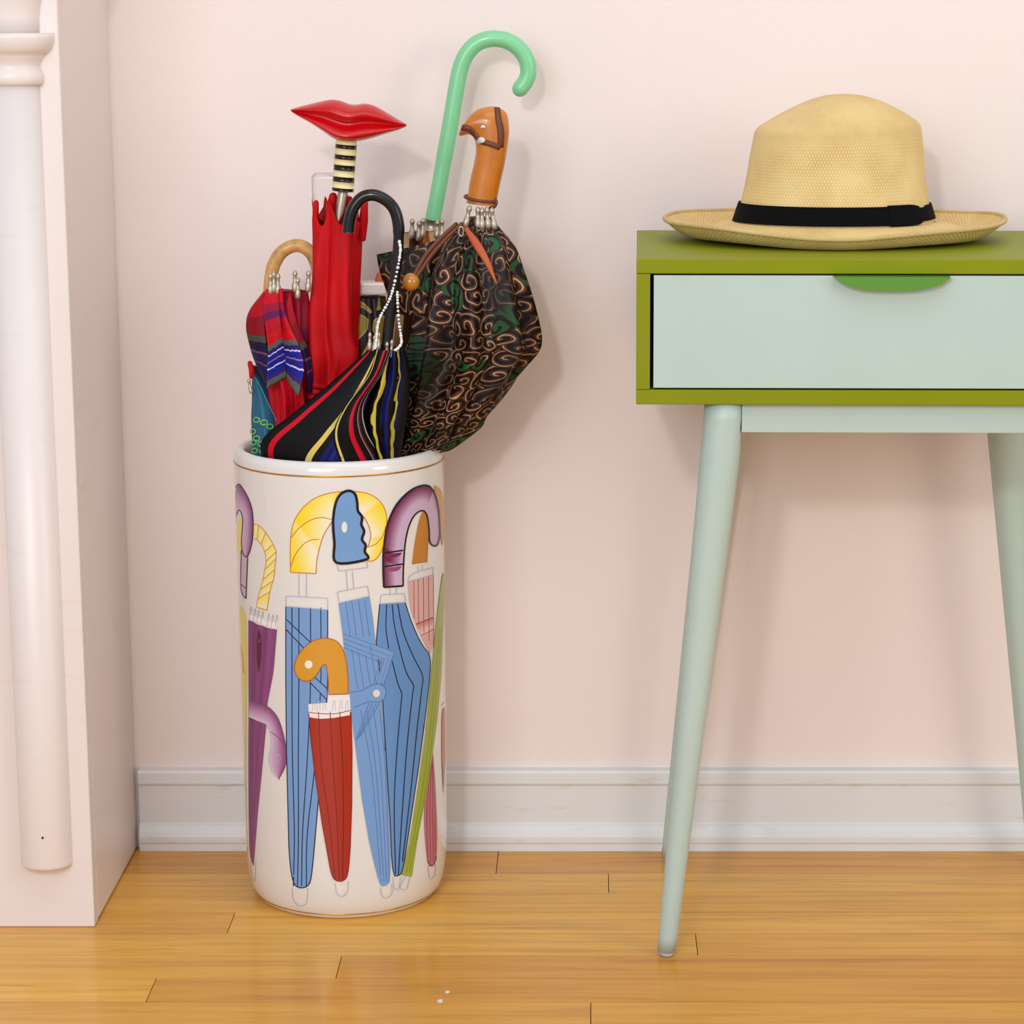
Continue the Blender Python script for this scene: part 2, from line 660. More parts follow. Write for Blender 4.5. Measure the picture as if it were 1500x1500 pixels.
floor = structure(box('floor', (-2.6, -2.4, -0.03), (2.6, WALL_Y, -0.012), M['subfloor']))
ROWS = [0.020, -0.0701] + [-0.0701 - 0.0585 * i for i in range(1, 34)]
FIX = {0: [at(729, 1263, -0.035).x], 1: [on_plane(892, 1293, 0).x], 4: [on_plane(1021, 1383, 0).x],
       5: [on_plane(497, 1416, 0).x], 6: [on_plane(224, 1446, 0).x], 7: [on_plane(866, 1486, 0).x]}
plank_cache = {}
for i in range(len(ROWS) - 1):
    y1, y0 = ROWS[i], ROWS[i + 1]
    cuts = list(FIX.get(i, [random.uniform(-0.9, 0.9)]))
    x = cuts[0]
    while x < 2.4:
        x += random.uniform(0.9, 1.4)
        cuts.append(min(x, 2.6))
    x = cuts[0]
    while x > -2.4:
        x -= random.uniform(0.9, 1.4)
        cuts.insert(0, max(x, -2.6))
    for a, b in zip(cuts[:-1], cuts[1:]):
        wy = y1 - y0 - 0.0008
        dz = random.uniform(-0.0003, 0.0)
        p = box('plank', (0, 0, -0.011), (b - a - 0.0008, wy, 0), M['wood'], floor)
        p.location = (a, y0, dz)

# two flecks of dried paint on the boards
for fx_, fy_, fr_ in ((655, 1453, 0.0022), (645, 1466, 0.0026)):
    q_ = on_plane(fx_, fy_, 0)
    vs = [(q_.x, q_.y, 0.0007)] + [(q_.x + fr_ * (1 + 0.35 * math.sin(3 * t_ + fx_)) * math.cos(t_), q_.y + 1.7 * fr_ * math.sin(t_), 0.0) for t_ in [0.6283 * i_ for i_ in range(10)]]
    obj('paint_fleck', vs, [(0, 1 + i_, 1 + (i_ + 1) % 10) for i_ in range(10)], M['trim'], floor)

# baseboard, one moulded run behind everything
prof = [(WALL_Y, 0.0), (0.0, 0.0), (0.0, 0.008), (-0.001, 0.010), (-0.001, 0.016), (0.0008, 0.022), (0.004, 0.0275), (0.0062, 0.029),
        (0.0068, 0.0300), (0.0068, 0.0715), (0.0050, 0.0728), (0.0042, 0.0745), (0.0046, 0.0855), (0.0062, 0.0885), (WALL_Y, 0.0893)]
vs = [(x, y, z) for x in (-0.4885, 2.6) for y, z in prof]
k = len(prof)
fs = [(i, i + 1, k + i + 1, k + i) for i in range(k - 1)] + [tuple(range(k)), tuple(range(k, 2 * k))]
structure(obj('baseboard_back', vs, fs, M['trim'], None, False))

# ------------------------------------------------------------------ fireplace surround (left)
MX, MY = -0.4930, -0.2290
fp = empty('fireplace_surround', (-0.60, -0.11, 0), 'pale pink painted fireplace surround with applied half column', 'fireplace')


def fbox(name, lo, hi, m, bevel=0.0008):
    return adopt(box(name, lo, hi, m, None, bevel), fp)


fbox('front_board', (-0.80, MY, 0.0), (MX, MY + 0.019, 1.35), M['mantel'], 0.0015)
fbox('side_panel', (MX - 0.018, MY + 0.0196, 0.002), (MX, WALL_Y, 1.35), M['mantel'])
fbox('side_panel', (-0.80, MY + 0.0196, 0.002), (-0.782, WALL_Y, 1.35), M['mantel'])
cx = -0.5372


def half(name, pr, parent):
    vs = []
    n = 28
    for r, z in pr:
        for j in range(n + 1):
            a = -math.pi + math.pi * j / n
            vs.append((cx + r * math.cos(a), MY + 0.0005 + r * 0.85 * math.sin(a), z))
    fs = grid_faces(len(pr), n + 1, False)
    fs += [tuple(reversed(range(n + 1))), tuple(range((len(pr) - 1) * (n + 1), len(pr) * (n + 1)))]
    o = obj(name, vs, fs, M['mantel'])
    for p in o.data.polygons[-2:]:
        p.use_smooth = False
    return adopt(o, parent)


def zc(y):
    return at(40, y, MY).z


half('half_column', [(0.0238, zc(1266)), (0.0246, zc(1264)), (0.0250, zc(1261)), (0.0250, zc(124))], fp)
cap = half('capital', [(0.0255, zc(125)), (0.028, zc(123)), (0.0292, zc(118)), (0.0294, zc(111)), (0.0282, zc(105)), (0.0264, zc(100)), (0.0262, zc(94)),
                       (0.0285, zc(86)), (0.0305, zc(82)), (0.0305, zc(79.5)), (0.034, zc(77)), (0.0375, zc(71)), (0.0395, zc(63)), (0.0402, zc(55)), (0.0402, zc(48))], fp)
half('corbel', [(0.0268, zc(48)), (0.0270, zc(25)), (0.0285, zc(8)), (0.032, zc(-15)), (0.040, zc(-50)), (0.052, zc(-90)), (0.06, zc(-130))], fp)
adopt(obj('nail_hole', [Vector((at(57, 1218, 0).x * 0 + cx + 0.0015 + 0.0011 * math.cos(t * 0.785), MY - 0.0216, zc(1217) + 0.0013 * math.sin(t * 0.785))) for t in range(8)],
          [tuple(reversed(range(8)))], M['gap'], None, False), fp)

# ------------------------------------------------------------------ side table
TX0, TY0 = 0.0385, -0.3138
TW, TD, TZ1, TZ0 = 0.462, 0.292, 0.6685, 0.5353
YAW = math.radians(-1.0)
table = empty('side_table', (TX0, TY0, 0), 'olive green and pale mint side table with one drawer', 'table')
table.rotation_euler = (0, 0, YAW)
TT = 0.0135                                    # board thickness


def tbox(name, lo, hi, m, bevel=0.0006, parent=None):
    return box(name, lo, hi, m, parent or table, bevel, 2)


tbox('top_panel', (0, 0, TZ1 - TT), (TW, TD, TZ1), M['green'], 0.0009)
tbox('bottom_panel', (0, 0, TZ0), (TW, TD, TZ0 + TT), M['green'], 0.0009)
tbox('side_panel', (0, 0, TZ0 + TT + 0.0003), (TT - 0.001, TD, TZ1 - TT - 0.0003), M['green'])
tbox('side_panel', (TW - TT + 0.001, 0, TZ0 + TT + 0.0003), (TW, TD, TZ1 - TT - 0.0003), M['green'])
tbox('back_panel', (TT, TD - 0.008, TZ0 + TT), (TW - TT, TD - 0.002, TZ1 - TT), M['gap'])
dr = tbox('drawer_front', (TT + 0.0022, 0.0005, TZ0 + TT + 0.0018), (TW - TT - 0.0022, 0.016, TZ1 - TT - 0.0016), M['mint'], 0.0005)
tbox('drawer_box', (TT + 0.006, 0.0165, TZ0 + TT + 0.004), (TW - TT - 0.006, TD - 0.02, TZ1 - TT - 0.012), M['gap'])
# finger tab under the top board
tabx, hw = TW / 2 - 0.001, 0.0525
zt = TZ1 - TT - 0.0016
front = [(tabx - hw, zt), (tabx + hw, zt)]
for s in range(13):
    q = s / 12
    X = hw - 2 * hw * q
    e = abs(X) / hw
    front.append((tabx + X * 0.995, zt - 0.0005 - 0.0118 * (1 - e ** 3.2) ** 0.85))
n = len(front)
vs = [(x, -0.011, z) for x, z in front] + [(x, 0.002, z) for x, z in front]
fs = [tuple(range(n)), tuple(reversed(range(n, 2 * n)))] + [(i, n + i, n + (i + 1) % n, (i + 1) % n) for i in range(n)]
hd_ = obj('handle', vs, fs, M['green_tab'], dr, False)
hd_['label'] = 'leaf green curved finger tab'


def leg(ftop, fbot, name='leg'):
    """tapered turned leg; the inner side is cut plumb where the apron meets it"""
    a, b = Vector(ftop), Vector(fbot)
    vs, seg = [], 28
    sgn = 1 if a.x < TW / 2 else -1
    cut = a.x + sgn * 0.0138
    N = 36
    for i in range(N):
        t = i / (N - 1)
        z = b.z + (a.z - b.z) * t
        c = b.lerp(a, t)
        r = 0.0089 + (0.0196 - 0.0089) * t
        for j in range(seg):
            f = 2 * math.pi * j / seg
            x = c.x + r * math.cos(f)
            if sgn * (x - cut) > 0:
                x = cut
            vs.append((x, c.y + r * math.sin(f), z))
    fs = grid_faces(N, seg, True) + [tuple(reversed(range(seg))), tuple(range((N - 1) * seg, N * seg))]
    o = obj(name, vs, fs, M['mint'], table)
    for p in o.data.polygons[-2:]:
        p.use_smooth = False
    lathe('foot_pad', [(0.0062, 0.0002), (0.0068, 0.0012), (0.0066, 0.0052)], M['pad'], o, 20, (b.x, b.y))
    return o


lx0 = at(1058, 592, -0.292).x - TX0 + 0.003
for fx in (0, 1):
    for fy in (0, 1):
        X = lx0 + 0.011 * fy if fx == 0 else TW - lx0 - 0.011 * fy
        xb = 0.0310 + 0.006 * fy if fx == 0 else TW - 0.0310 - 0.006 * fy
        yt = 0.022 if fy == 0 else TD - 0.030
        yb = 0.0105 if fy == 0 else TD - 0.009
        leg((X, yt, TZ0 - 0.0002), (xb, yb, 0.0048))
AZ = 0.508
ax = lx0 + 0.0142
tbox('apron', (ax, 0.010, AZ), (TW - ax, 0.026, TZ0 - 0.0003), M['mint'])
tbox('apron', (ax, TD - 0.038, AZ), (TW - ax, TD - 0.022, TZ0 - 0.0003), M['mint'])
for X in (lx0, TW - lx0):
    tbox('apron', (X - 0.008, 0.043, AZ), (X + 0.008, TD - 0.052, TZ0 - 0.0003), M['mint'])

# ------------------------------------------------------------------ straw hat
HX, HY, HZ = 0.2345, -0.122, TZ1
hat = empty('straw_hat', (HX, HY, HZ), 'woven straw hat with black ribbon band on the green tabletop', 'hat')
crown_px = [(146, 327), (144, 321), (137, 300), (132, 275), (128, 250), (125, 225), (121.5, 200), (119.5, 190), (115, 183), (106, 176.5), (94, 169), (80, 161), (66, 154), (50, 147.5), (34, 142.5), (18, 139.3), (6, 138.2)]
S = 1.0 / 1487.0
prof = []
for hwid, y in crown_px:
    prof.append((hwid * S, at(1224, y, HY).z - HZ))
prof = [(r, z) for r, z in crom(prof, 60)]
seg = 128
vs, uvs, fs = [], [], []
KY = 0.84
for i, (r, z) in enumerate(prof):
    for j in range(seg):
        a = 2 * math.pi * j / seg
        lean = 0.006 * max(0, (z - 0.08) / 0.06) * math.cos(a) if z > 0.08 else 0   # right shoulder sits a little higher
        dent = 0.0025 * math.sin(3 * a + 1) * max(0, min(1, (z - 0.03) / 0.07))
        vs.append(((r + dent) * math.cos(a), (r + dent) * KY * math.sin(a), z + lean * (r / 0.08)))
        uvs.append((j / seg, i / 60 * 0.55))
fs = grid_faces(len(prof), seg, True) + [tuple(range((len(prof) - 1) * seg, len(prof) * seg))]
obj('crown', vs, fs, M['straw'], hat, True, uvs)
# brim: falls from the crown, lies on the table in front, edge rolled up
R0, R1 = 0.0975, 0.1655
D1 = 0.134
br = []
NB = 40
vs, uvs = [], []
zin = prof[0][1] + 0.001


def brim_pt(t, a, off):
    c, s = math.cos(a), math.sin(a)
    rx = R0 + (R1 - R0) * t
    ry = R0 * KY + (D1 - R0 * KY) * t
    side = abs(c) ** 1.5
    backness = max(0, s)
    rim = 0.0128 + 0.0082 * side + 0.0085 * backness * (1 - side)
    low = 0.0022 + 0.004 * side + 0.004 * backness
    if t < 0.66:
        q = t / 0.66
        z = zin + (low - zin) * (q * q * (3 - 2 * q))
    else:
        q = (t - 0.66) / 0.34
        z = low + (rim - low) * q ** 1.6
    rip = 0.0012 * math.sin(5 * a + 0.7) * t
    if rip < -z + 0.002:
        rip = -z + 0.002
    return (rx * c, ry * s, z + off + max(rip, -z + 0.0018))


for side_ in (0, 1):
    for i in range(NB):
        t = i / (NB - 1)
        if side_:
            t = 1 - t
        for j in range(seg):
            a = 2 * math.pi * j / seg
            vs.append(brim_pt(t, a, 0.0014 if side_ == 0 else -0.0014))
            uvs.append((j / seg, 0.6 + 0.25 * t))
nr = 2 * NB
fs = grid_faces(nr, seg, True) + [((nr - 1) * seg + j, (nr - 1) * seg + (j + 1) % seg, (j + 1) % seg, j) for j in range(seg)]
obj('brim', vs, fs, M['straw'], hat, True, uvs)
# rolled edge
rim = [Vector(brim_pt(1.0, 2 * math.pi * j / 160, 0)) for j in range(161)]
tube('brim_edge', rim, 0.0023, M['straw'], hat, 10, False).data.transform(Matrix.Translation(Vector((HX, HY, HZ))))


def crown_r(z):
    for (ra, za), (rb, zb) in zip(prof[:-1], prof[1:]):
        if za <= z <= zb:
            return ra + (rb - ra) * (z - za) / max(1e-6, zb - za)
    return prof[0][0]


vs = []
NJ = 200
for j in range(NJ):
    a = 2 * math.pi * j / NJ
    c, s = math.cos(a), math.sin(a)
    narrow = 1.0
    if s < 0.3 and c > 0.62:
        narrow = 0.72
    zb_ = 0.0185 + (0.003 * c if narrow < 1 else 0) - 0.0008 * s
    zt_ = zb_ + 0.0178 * narrow + (0.0015 if c > 0.9 else 0)
    for (z, e) in ((zb_, 0.0004), (zb_, 0.0016), (zt_, 0.0016), (zt_, 0.0004)):
        r = crown_r(z) + e + 0.0008
        vs.append((r * c, r * KY * s, z))
fs = []
for j in range(NJ):
    q = (j + 1) % NJ
    for e in range(4):
        fs.append((j * 4 + e, j * 4 + (e + 1) % 4, q * 4 + (e + 1) % 4, q * 4 + e))
bandobj = obj('hat_band', vs, fs, M['band'], hat, False)
bandobj['label'] = 'black ribbon hat band'
# flat bow where the ribbon ends meet
vs = []
for j in range(18):
    a = math.radians(-62 + 26 * j / 17)
    c, s = math.cos(a), math.sin(a)
    q = j / 17
    hh = 0.0098 * (1 - 0.25 * abs(2 * q - 1) ** 3) if q > 0.6 else 0.0098
    zc_ = 0.0283
    for (z, e) in ((zc_ - hh, 0.0016), (zc_ - hh, 0.0034), (zc_ + hh, 0.0034), (zc_ + hh, 0.0016)):
        r = crown_r(z) + e
        vs.append((r * c, r * KY * s, z))
fs = [(j * 4 + e, j * 4 + (e + 1) % 4, j * 4 + 4 + (e + 1) % 4, j * 4 + 4 + e) for j in range(17) for e in range(4)] + [(0, 1, 2, 3), (68, 71, 70, 69)]
obj('band_bow', vs, fs, M['band'], bandobj, False)

# ------------------------------------------------------------------ ceramic umbrella stand
SX, SY = -0.2540, -0.1140
stand = empty('umbrella_stand', (SX, SY, 0), 'white ceramic umbrella stand printed with colourful umbrellas', 'umbrella stand')
RP = [(0.0, 0.0905), (0.002, 0.0925), (0.005, 0.0945), (0.010, 0.0970), (0.018, 0.0993), (0.030, 0.1012), (0.045, 0.1024), (0.08, 0.1031), (0.25, 0.1034), (0.44, 0.1042), (0.455, 0.1042)]


def stand_r(z):
    if z <= RP[0][0]:
        return RP[0][1]
    for (za, ra), (zb, rb) in zip(RP[:-1], RP[1:]):
        if z <= zb:
            return ra + (rb - ra) * (z - za) / (zb - za)
    return RP[-1][1]


zs = [0, 0.001, 0.002, 0.0035, 0.005, 0.0075, 0.010, 0.014, 0.018, 0.024, 0.03, 0.037, 0.045, 0.06, 0.08, 0.15, 0.25, 0.35, 0.44, 0.452]
outer = [(stand_r(z), z) for z in zs]
top = [(0.1040, 0.4555), (0.1030, 0.4590), (0.1008, 0.4622), (0.0985, 0.4636), (0.0962, 0.4634), (0.0940, 0.4620), (0.0922, 0.4590), (0.0915, 0.4540), (0.0915, 0.44), (0.0915, 0.02), (0.0, 0.02)]
lathe('body', outer + top[:-1] + [(0.001, 0.02)], M['ceramic'], stand, 128)


def ring_line(name, z0, z1, lift=0.0004):
    lathe(name, [(stand_r(z0) - 0.0005, z0), (stand_r(z0) + lift, z0), (stand_r(z1) + lift, z1), (stand_r(z1) - 0.0005, z1)], M['gold'], stand, 128, (0, 0), 1.0, False)


ring_line('gold_rim_line', 0.4496, 0.4512)
ring_line('gold_base_line', 0.0048, 0.0062)


def to_stand(x, y, lift):
    """photo point -> the stand's side wall"""
    d = ray(x, y)
    R = 0.1035
    ox, oy = CAM.x - SX, CAM.y - SY
    P = None
    for it in range(5):
        a = d.x * d.x + d.y * d.y
        b = 2 * (ox * d.x + oy * d.y)
        c = ox * ox + oy * oy - R * R
        disc = b * b - 4 * a * c
        t = (-b - math.sqrt(max(disc, 0))) / (2 * a)
        P = CAM + d * t
        R = stand_r(P.z)
    n = Vector((P.x - SX, P.y - SY, 0)).normalized()
    Rr = R + lift
    return Vector((n.x * Rr, n.y * Rr, P.z))


def soften(pts, closed, rounds=2):
    """round the gentle bends of an outline, keep its real corners"""
    for _ in range(rounds):
        k, out = len(pts), []
        for i in range(k):
            if not closed and i in (0, k - 1):
                out.append(pts[i])
                continue
            a, b, c = pts[i - 1], pts[i], pts[(i + 1) % k]
            t = math.atan2(b[1] - a[1], b[0] - a[0]) - math.atan2(c[1] - b[1], c[0] - b[0])
            t = abs((math.degrees(t) + 180) % 360 - 180)
            if 4 < t < 72:
                out.append((b[0] + (a[0] - b[0]) * 0.25, b[1] + (a[1] - b[1]) * 0.25))
                out.append((b[0] + (c[0] - b[0]) * 0.25, b[1] + (c[1] - b[1]) * 0.25))
            else:
                out.append(b)
        pts = out
    return pts


class Print:
    """flat print on the glaze: polygons and lines in layers"""
    layer = 1

    def __init__(s, label):
        s.v, s.f, s.c = [], [], []
        s.label = label

    def lift(s):
        Print.layer += 1
        return 0.00022 + Print.layer * 0.0000045

    def put(s, bm, lf, color, shade=None):
        """cut the flat shape on one common raster, then wrap it round the wall"""
        xs, ys = [v.co.x for v in bm.verts], [v.co.y for v in bm.verts]
        x = 336.0
        while x < 664:
            if min(xs) < x < max(xs):
                bmesh.ops.bisect_plane(bm, geom=bm.verts[:] + bm.edges[:] + bm.faces[:], plane_co=(x, 0, 0), plane_no=(1, 0, 0))
            x += 1.5 if (x < 378 or x >= 624) else 4.0
        y = 700.0
        while y < 1340:
            if min(ys) < y < max(ys):
                bmesh.ops.bisect_plane(bm, geom=bm.verts[:] + bm.edges[:] + bm.faces[:], plane_co=(0, y, 0), plane_no=(0, 1, 0))
            y += 40 if y < 1220 else 10
        bm.verts.index_update()
        b0 = len(s.v)
        for v in bm.verts:
            s.v.append(to_stand(v.co.x, v.co.y, lf))
            s.c.append(shade(v.co.x, v.co.y) if shade else color)
        for f in bm.faces:
            s.f.append(tuple(b0 + v.index for v in f.verts))
        bm.free()

    def fill(s, pts, color, smooth=True, n=None, shade=None):
        pts = crom(pts, n or max(24, len(pts) * 4), True) if smooth else soften(list(pts), True)
        bm = bmesh.new()
        vv = [bm.verts.new((x, y, 0)) for x, y in pts]
        for tri in tessellate_polygon([[Vector((x, y, 0)) for x, y in pts]]):
            try:
                bm.faces.new([vv[i] for i in tri])
            except ValueError:
                pass
        s.put(bm, s.lift(), color, shade)

    def line(s, pts, wid, color, smooth=True, closed=False):
        if smooth and len(pts) > 2:
            pts = crom(pts, max(16, len(pts) * 5), closed)
        elif not smooth and len(pts) > 3:          # keep corners, soften them a little
            src, out = soften(list(pts), closed), []
            k = len(src)
            for i in range(k):
                a, b, c = src[i - 1], src[i], src[(i + 1) % k]
                if not closed and i in (0, k - 1):
                    out.append(b)
                    continue
                for e, f in ((a, 0.12), (b, 0), (c, 0.12)):
                    out.append((b[0] + (e[0] - b[0]) * f, b[1] + (e[1] - b[1]) * f))
            pts = out
        pts = [p for i, p in enumerate(pts) if i == 0 or math.hypot(p[0] - pts[i - 1][0], p[1] - pts[i - 1][1]) > 0.05]
        k = len(pts)
        bm = bmesh.new()
        rows = []
        for i in range(k):
            p = pts[(i - 1) % k] if closed else pts[max(i - 1, 0)]
            q = pts[(i + 1) % k] if closed else pts[min(i + 1, k - 1)]
            dx, dy = q[0] - p[0], q[1] - p[1]
            L = math.hypot(dx, dy) or 1
            rows.append([bm.verts.new((pts[i][0] - dy / L * wid / 2 * e, pts[i][1] + dx / L * wid / 2 * e, 0)) for e in (-1, 1)])
        for i in range(k if closed else k - 1):
            a, b = rows[i], rows[(i + 1) % k]
            bm.faces.new((a[0], a[1], b[1], b[0]))
        s.put(bm, s.lift() + 0.000012, color)

    def band(s, A, B, cols, n=48, m=7, along=None):
        """ribbon between two edges, colours running from A to B"""
        a, b = crom(A, n), crom(B, n)
        lf = s.lift()
        b0 = len(s.v)
        for i in range(n):
            for j in range(m):
                u = j / (m - 1)
                s.v.append(to_stand(a[i][0] + (b[i][0] - a[i][0]) * u, a[i][1] + (b[i][1] - a[i][1]) * u, lf))
                if along:
                    s.c.append(along(u, i / (n - 1)))
                else:
                    q = u * (len(cols) - 1)
                    e = min(int(q), len(cols) - 2)
                    s.c.append(tuple(x + (y - x) * (q - e) for x, y in zip(cols[e], cols[e + 1])))
        s.f += [tuple(b0 + x for x in f) for f in grid_faces(n, m, False)]

    def done(s):
        me_o = obj('printed_umbrella', s.v, s.f, M['print'], stand, True, None, s.c)
        me_o['label'] = s.label
        # all faces outwards
        bm = bmesh.new()
        bm.from_mesh(me_o.data)
        for f in bm.faces:
            f.normal_update()
            c = f.calc_center_median()
            if f.normal.dot(Vector((c.x, c.y, 0))) < 0:
                f.normal_flip()
        bm.to_mesh(me_o.data)
        bm.free()
        me_o.data.normals_split_custom_set_from_vertices([Vector((v.co.x, v.co.y, 0)).normalized() for v in me_o.data.vertices])
        return me_o


def mixc(a, b, t):
    t = max(0, min(1, t))
    return tuple(x + (y - x) * t for x, y in zip(a, b))


INK, NAVY, PALE, WHITE = (24, 16, 22), (24, 40, 70), (176, 178, 200), (230, 226, 220)
BLUE, BLUE2, ORNG, RUST = (116, 156, 206), (96, 142, 196), (212, 150, 48), (176, 96, 34)
PURP, LILAC, YEL, CRM = (124, 48, 100), (202, 172, 200), (244, 212, 40), (238, 228, 196)

# yellow umbrella at the far left edge, purple crook above it
p = Print('printed yellow umbrella with purple crook at the left edge')
p.fill([(351, 887), (361, 898), (362, 960), (361, 1040), (360, 1130), (363, 1262), (359, 1180), (356, 1060), (353, 960)], (226, 210, 100), False)
p.fill([(353, 945), (356, 955), (358, 975), (358, 988), (355, 980)], (214, 160, 66))
p.fill([(347, 790), (350, 760), (355, 765), (354, 800), (350, 815)], (240, 220, 120))
p.band([(345, 722), (347, 711), (350, 709), (356, 716), (363, 728), (369, 745), (371, 765), (370, 790), (366, 808), (361, 815)],
       [(345.5, 770), (346, 758), (348, 749), (351, 748), (354, 752), (356, 762), (355, 778), (354, 795), (356, 808), (360, 815)], [(120, 60, 110), (190, 150, 185), (214, 188, 208)])
p.line([(345, 714), (350, 709), (356, 716), (363, 728), (369, 745), (371, 765), (370, 790), (366, 808), (361, 816), (356, 809), (354, 795), (355, 778), (356, 762), (354, 752), (350, 747), (346, 756)], 1.6, (60, 30, 56))
p.fill([(354, 806), (362.5, 816), (361, 876), (352, 867)], (202, 172, 196), False)
p.line([(354, 806), (352, 867), (360.5, 877), (363, 816)], 1.6, (50, 28, 48), False)
p.line([(352.5, 855), (361, 862)], 1.4, (80, 40, 70), False)
p.done()

# purple umbrella with a jointed yellow handle
p = Print('printed purple umbrella with jointed yellow handle')
oA = [(372, 768), (380, 770), (392, 784), (403, 803), (404.5, 812), (403, 828), (401, 847), (396, 864), (391, 894)]
oB = [(373, 789), (378, 792), (386, 803), (390, 820), (388, 836), (384, 855), (379, 873), (376, 889)]
p.band(oA, oB, None, 90, 5, lambda u, t: mixc((246, 218, 84), (240, 232, 196), ((t * 9.0) % 1.0)))
p.line(oA, 1.2, (206, 150, 60))
p.line(oB, 1.2, (206, 150, 60))
A9, B9 = crom(oA, 10), crom(oB, 10)
for i in range(1, 10):
    p.line([A9[i], B9[i]], 1.3, (206, 146, 56), False)
pc = [(364, 908), (372, 911), (377, 915), (384, 916), (392, 920), (406, 922), (403, 960), (401, 985), (396, 1010), (391, 1035), (390, 1065), (384, 1130), (378, 1190), (374, 1240), (372, 1269), (366, 1257), (364.5, 1200), (364, 1100), (364.5, 1030), (364, 960)]
def pshade(x, y):
    t = (x - 364) / max(6, 42 - (y - 910) * 0.1)
    s = 0.5 + 0.5 * math.sin(t * 17 + 0.6)
    return mixc((112, 44, 92), (156, 88, 146), 0.35 * s + 0.5 * t)
p.fill(pc, None, False, None, pshade)
p.fill([(379, 922), (383, 935), (383, 965), (379, 985), (376, 960), (377, 935)], (92, 22, 50))
p.line([(390, 920), (388, 960), (382, 1030)], 1.0, (110, 52, 104))
p.fill([(364, 906), (392, 917), (406, 921), (407, 913), (392, 910), (366, 900)], (236, 232, 230), False)
for x, y in ((367, 898), (373, 901), (378, 903), (384, 905), (393, 908), (399, 910), (405, 910)):
    p.line([(x - 1.5, y + 9), (x, y - 6), (x + 1.5, y - 9), (x + 1.8, y)], 0.8, PALE)
tA = [(365, 1027), (380, 1030), (395, 1037), (408, 1053), (417, 1083), (420, 1108), (417, 1125), (408, 1142)]
tB = [(365, 1050), (378, 1056), (391, 1062), (396, 1075), (397, 1092), (394, 1110), (398, 1130), (408, 1142)]
p.band(tA, tB, [(130, 62, 112), (188, 140, 180), (216, 196, 214)])
p.line(tA, 1.0, (126, 70, 116))
p.line([(391, 1062), (396, 1075), (397, 1092), (394, 1112), (398, 1130)], 0.9, PALE)
p.line([(397, 1072), (408, 1080), (416, 1090)], 1.1, (130, 70, 120))
p.line([(404, 1110), (407, 1105), (411, 1109), (409, 1116), (405, 1116)], 0.9, PALE, True, True)
p.line([(367, 1262), (369, 1285), (373, 1290), (375, 1262)], 0.8, (200, 190, 196))
p.done()

# blue umbrella with the yellow barley-twist crook
p = Print('printed blue umbrella with yellow striped crook')
c = [(419, 888), (450, 890), (480, 893), (480, 1000), (475, 1090), (467, 1165), (461, 1235), (456, 1290), (450, 1299), (440, 1301), (430, 1296), (424, 1260), (422, 1180), (420, 1100), (419, 1000)]
p.fill(c, BLUE, False)
p.line(c[2:] + [c[0]], 1.6, NAVY, False)
for x0, x1 in ((428, 430), (438, 436), (455, 442), (470, 449)):
    p.line([(x0, 890), (x0, 1000), (x0 + (x1 - x0) * 0.35, 1110), (x1 + 1.5, 1220), (x1, 1298)], 1.5, NAVY)
p.fill([(419.5, 908), (455, 941), (446, 950), (419.5, 923)], BLUE, False)
p.line([(419.5, 907), (455, 941)], 1.5, NAVY, False)
p.line([(419.5, 922), (446, 950)], 1.5, NAVY, False)
p.fill([(460, 991), (480, 1009), (478, 1024), (454, 999)], BLUE, False)
p.line([(460, 991), (480, 1009)], 1.5, NAVY, False)
p.line([(454, 999), (478, 1024)], 1.5, NAVY, False)
p.line([(438, 838), (438, 873)], 1.1, PALE, False)
p.line([(449, 838), (449, 874)], 1.1, PALE, False)
p.line([(419, 873), (480, 876), (480, 893), (419, 888)], 1.1, PALE, False, True)
hA = [(426, 838), (425.5, 805), (427.5, 778), (434, 758), (449, 739), (470, 726), (500, 720), (530, 721), (549, 728), (561, 741), (566, 758), (565, 778), (561, 800), (553, 816), (543, 822), (535, 818)]
hB = [(463, 840), (464, 822), (468, 803), (474, 784), (487, 762), (503, 752), (518, 750), (528, 752), (535, 760), (541, 773), (543, 785), (541, 795), (539, 800), (536, 803), (535, 806), (534, 810)]
p.band(hA, hB, None, 110, 9, lambda u, t: mixc((247, 214, 30), (240, 232, 208), (((t * 5.2 + 0.42 * u) % 1.0) * 0.55 + 0.75 * u - 0.1)))
p.line(hA, 1.3, (206, 120, 40))
p.line(hB[:5], 1.3, (206, 120, 40))
p.line(hB[7:14], 1.3, (206, 120, 40))
p.line([(426, 838), (463, 840)], 1.3, (206, 120, 40), False)
for pts in ([(426, 832), (432, 814), (444, 798), (456, 791), (468, 790)], [(427, 787), (440, 772), (457, 761), (472, 758), (487, 761)], [(536, 802), (550, 797), (560, 785), (565, 770)]):
    p.line(pts, 1.3, (206, 120, 40))
p.line([(428, 1300), (430, 1318), (439, 1327), (449, 1322), (451, 1300)], 1.0, PALE)
p.done()

# pink umbrella behind, orange handle
p = Print('printed pink umbrella with orange handle behind the purple crook')
p.fill([(635, 714), (641, 713), (647, 722), (650, 742), (650, 785), (647, 799), (645, 780), (643, 745)], (206, 146, 66))
p.fill([(603, 826), (607, 795), (613, 762), (619, 748), (625, 757), (627, 780), (625, 823)], (190, 124, 34), False)
p.line([(603, 826), (625, 823), (627, 780)], 1.0, RUST, False)
c = [(597, 852), (634, 842), (634, 905), (634, 945), (630, 958), (616, 932), (606, 908), (599, 885)]
p.fill(c, (214, 168, 166), False)
for x, dy in ((605.5, 2), (612, 4), (619.5, 6), (627, 8), (634, 10)):
    p.line([(x, 852 - dy), (x + 0.5, 905), (x + 1, 950 - max(0, (634 - x)) * 1.6)], 1.0, (150, 70, 66), False)
p.fill([(609, 914), (634, 904), (634, 922), (616, 931)], None, False, None, lambda x, y: mixc((190, 80, 80), (226, 190, 186), (y - 906 + (x - 620) * 0.4) / 16))
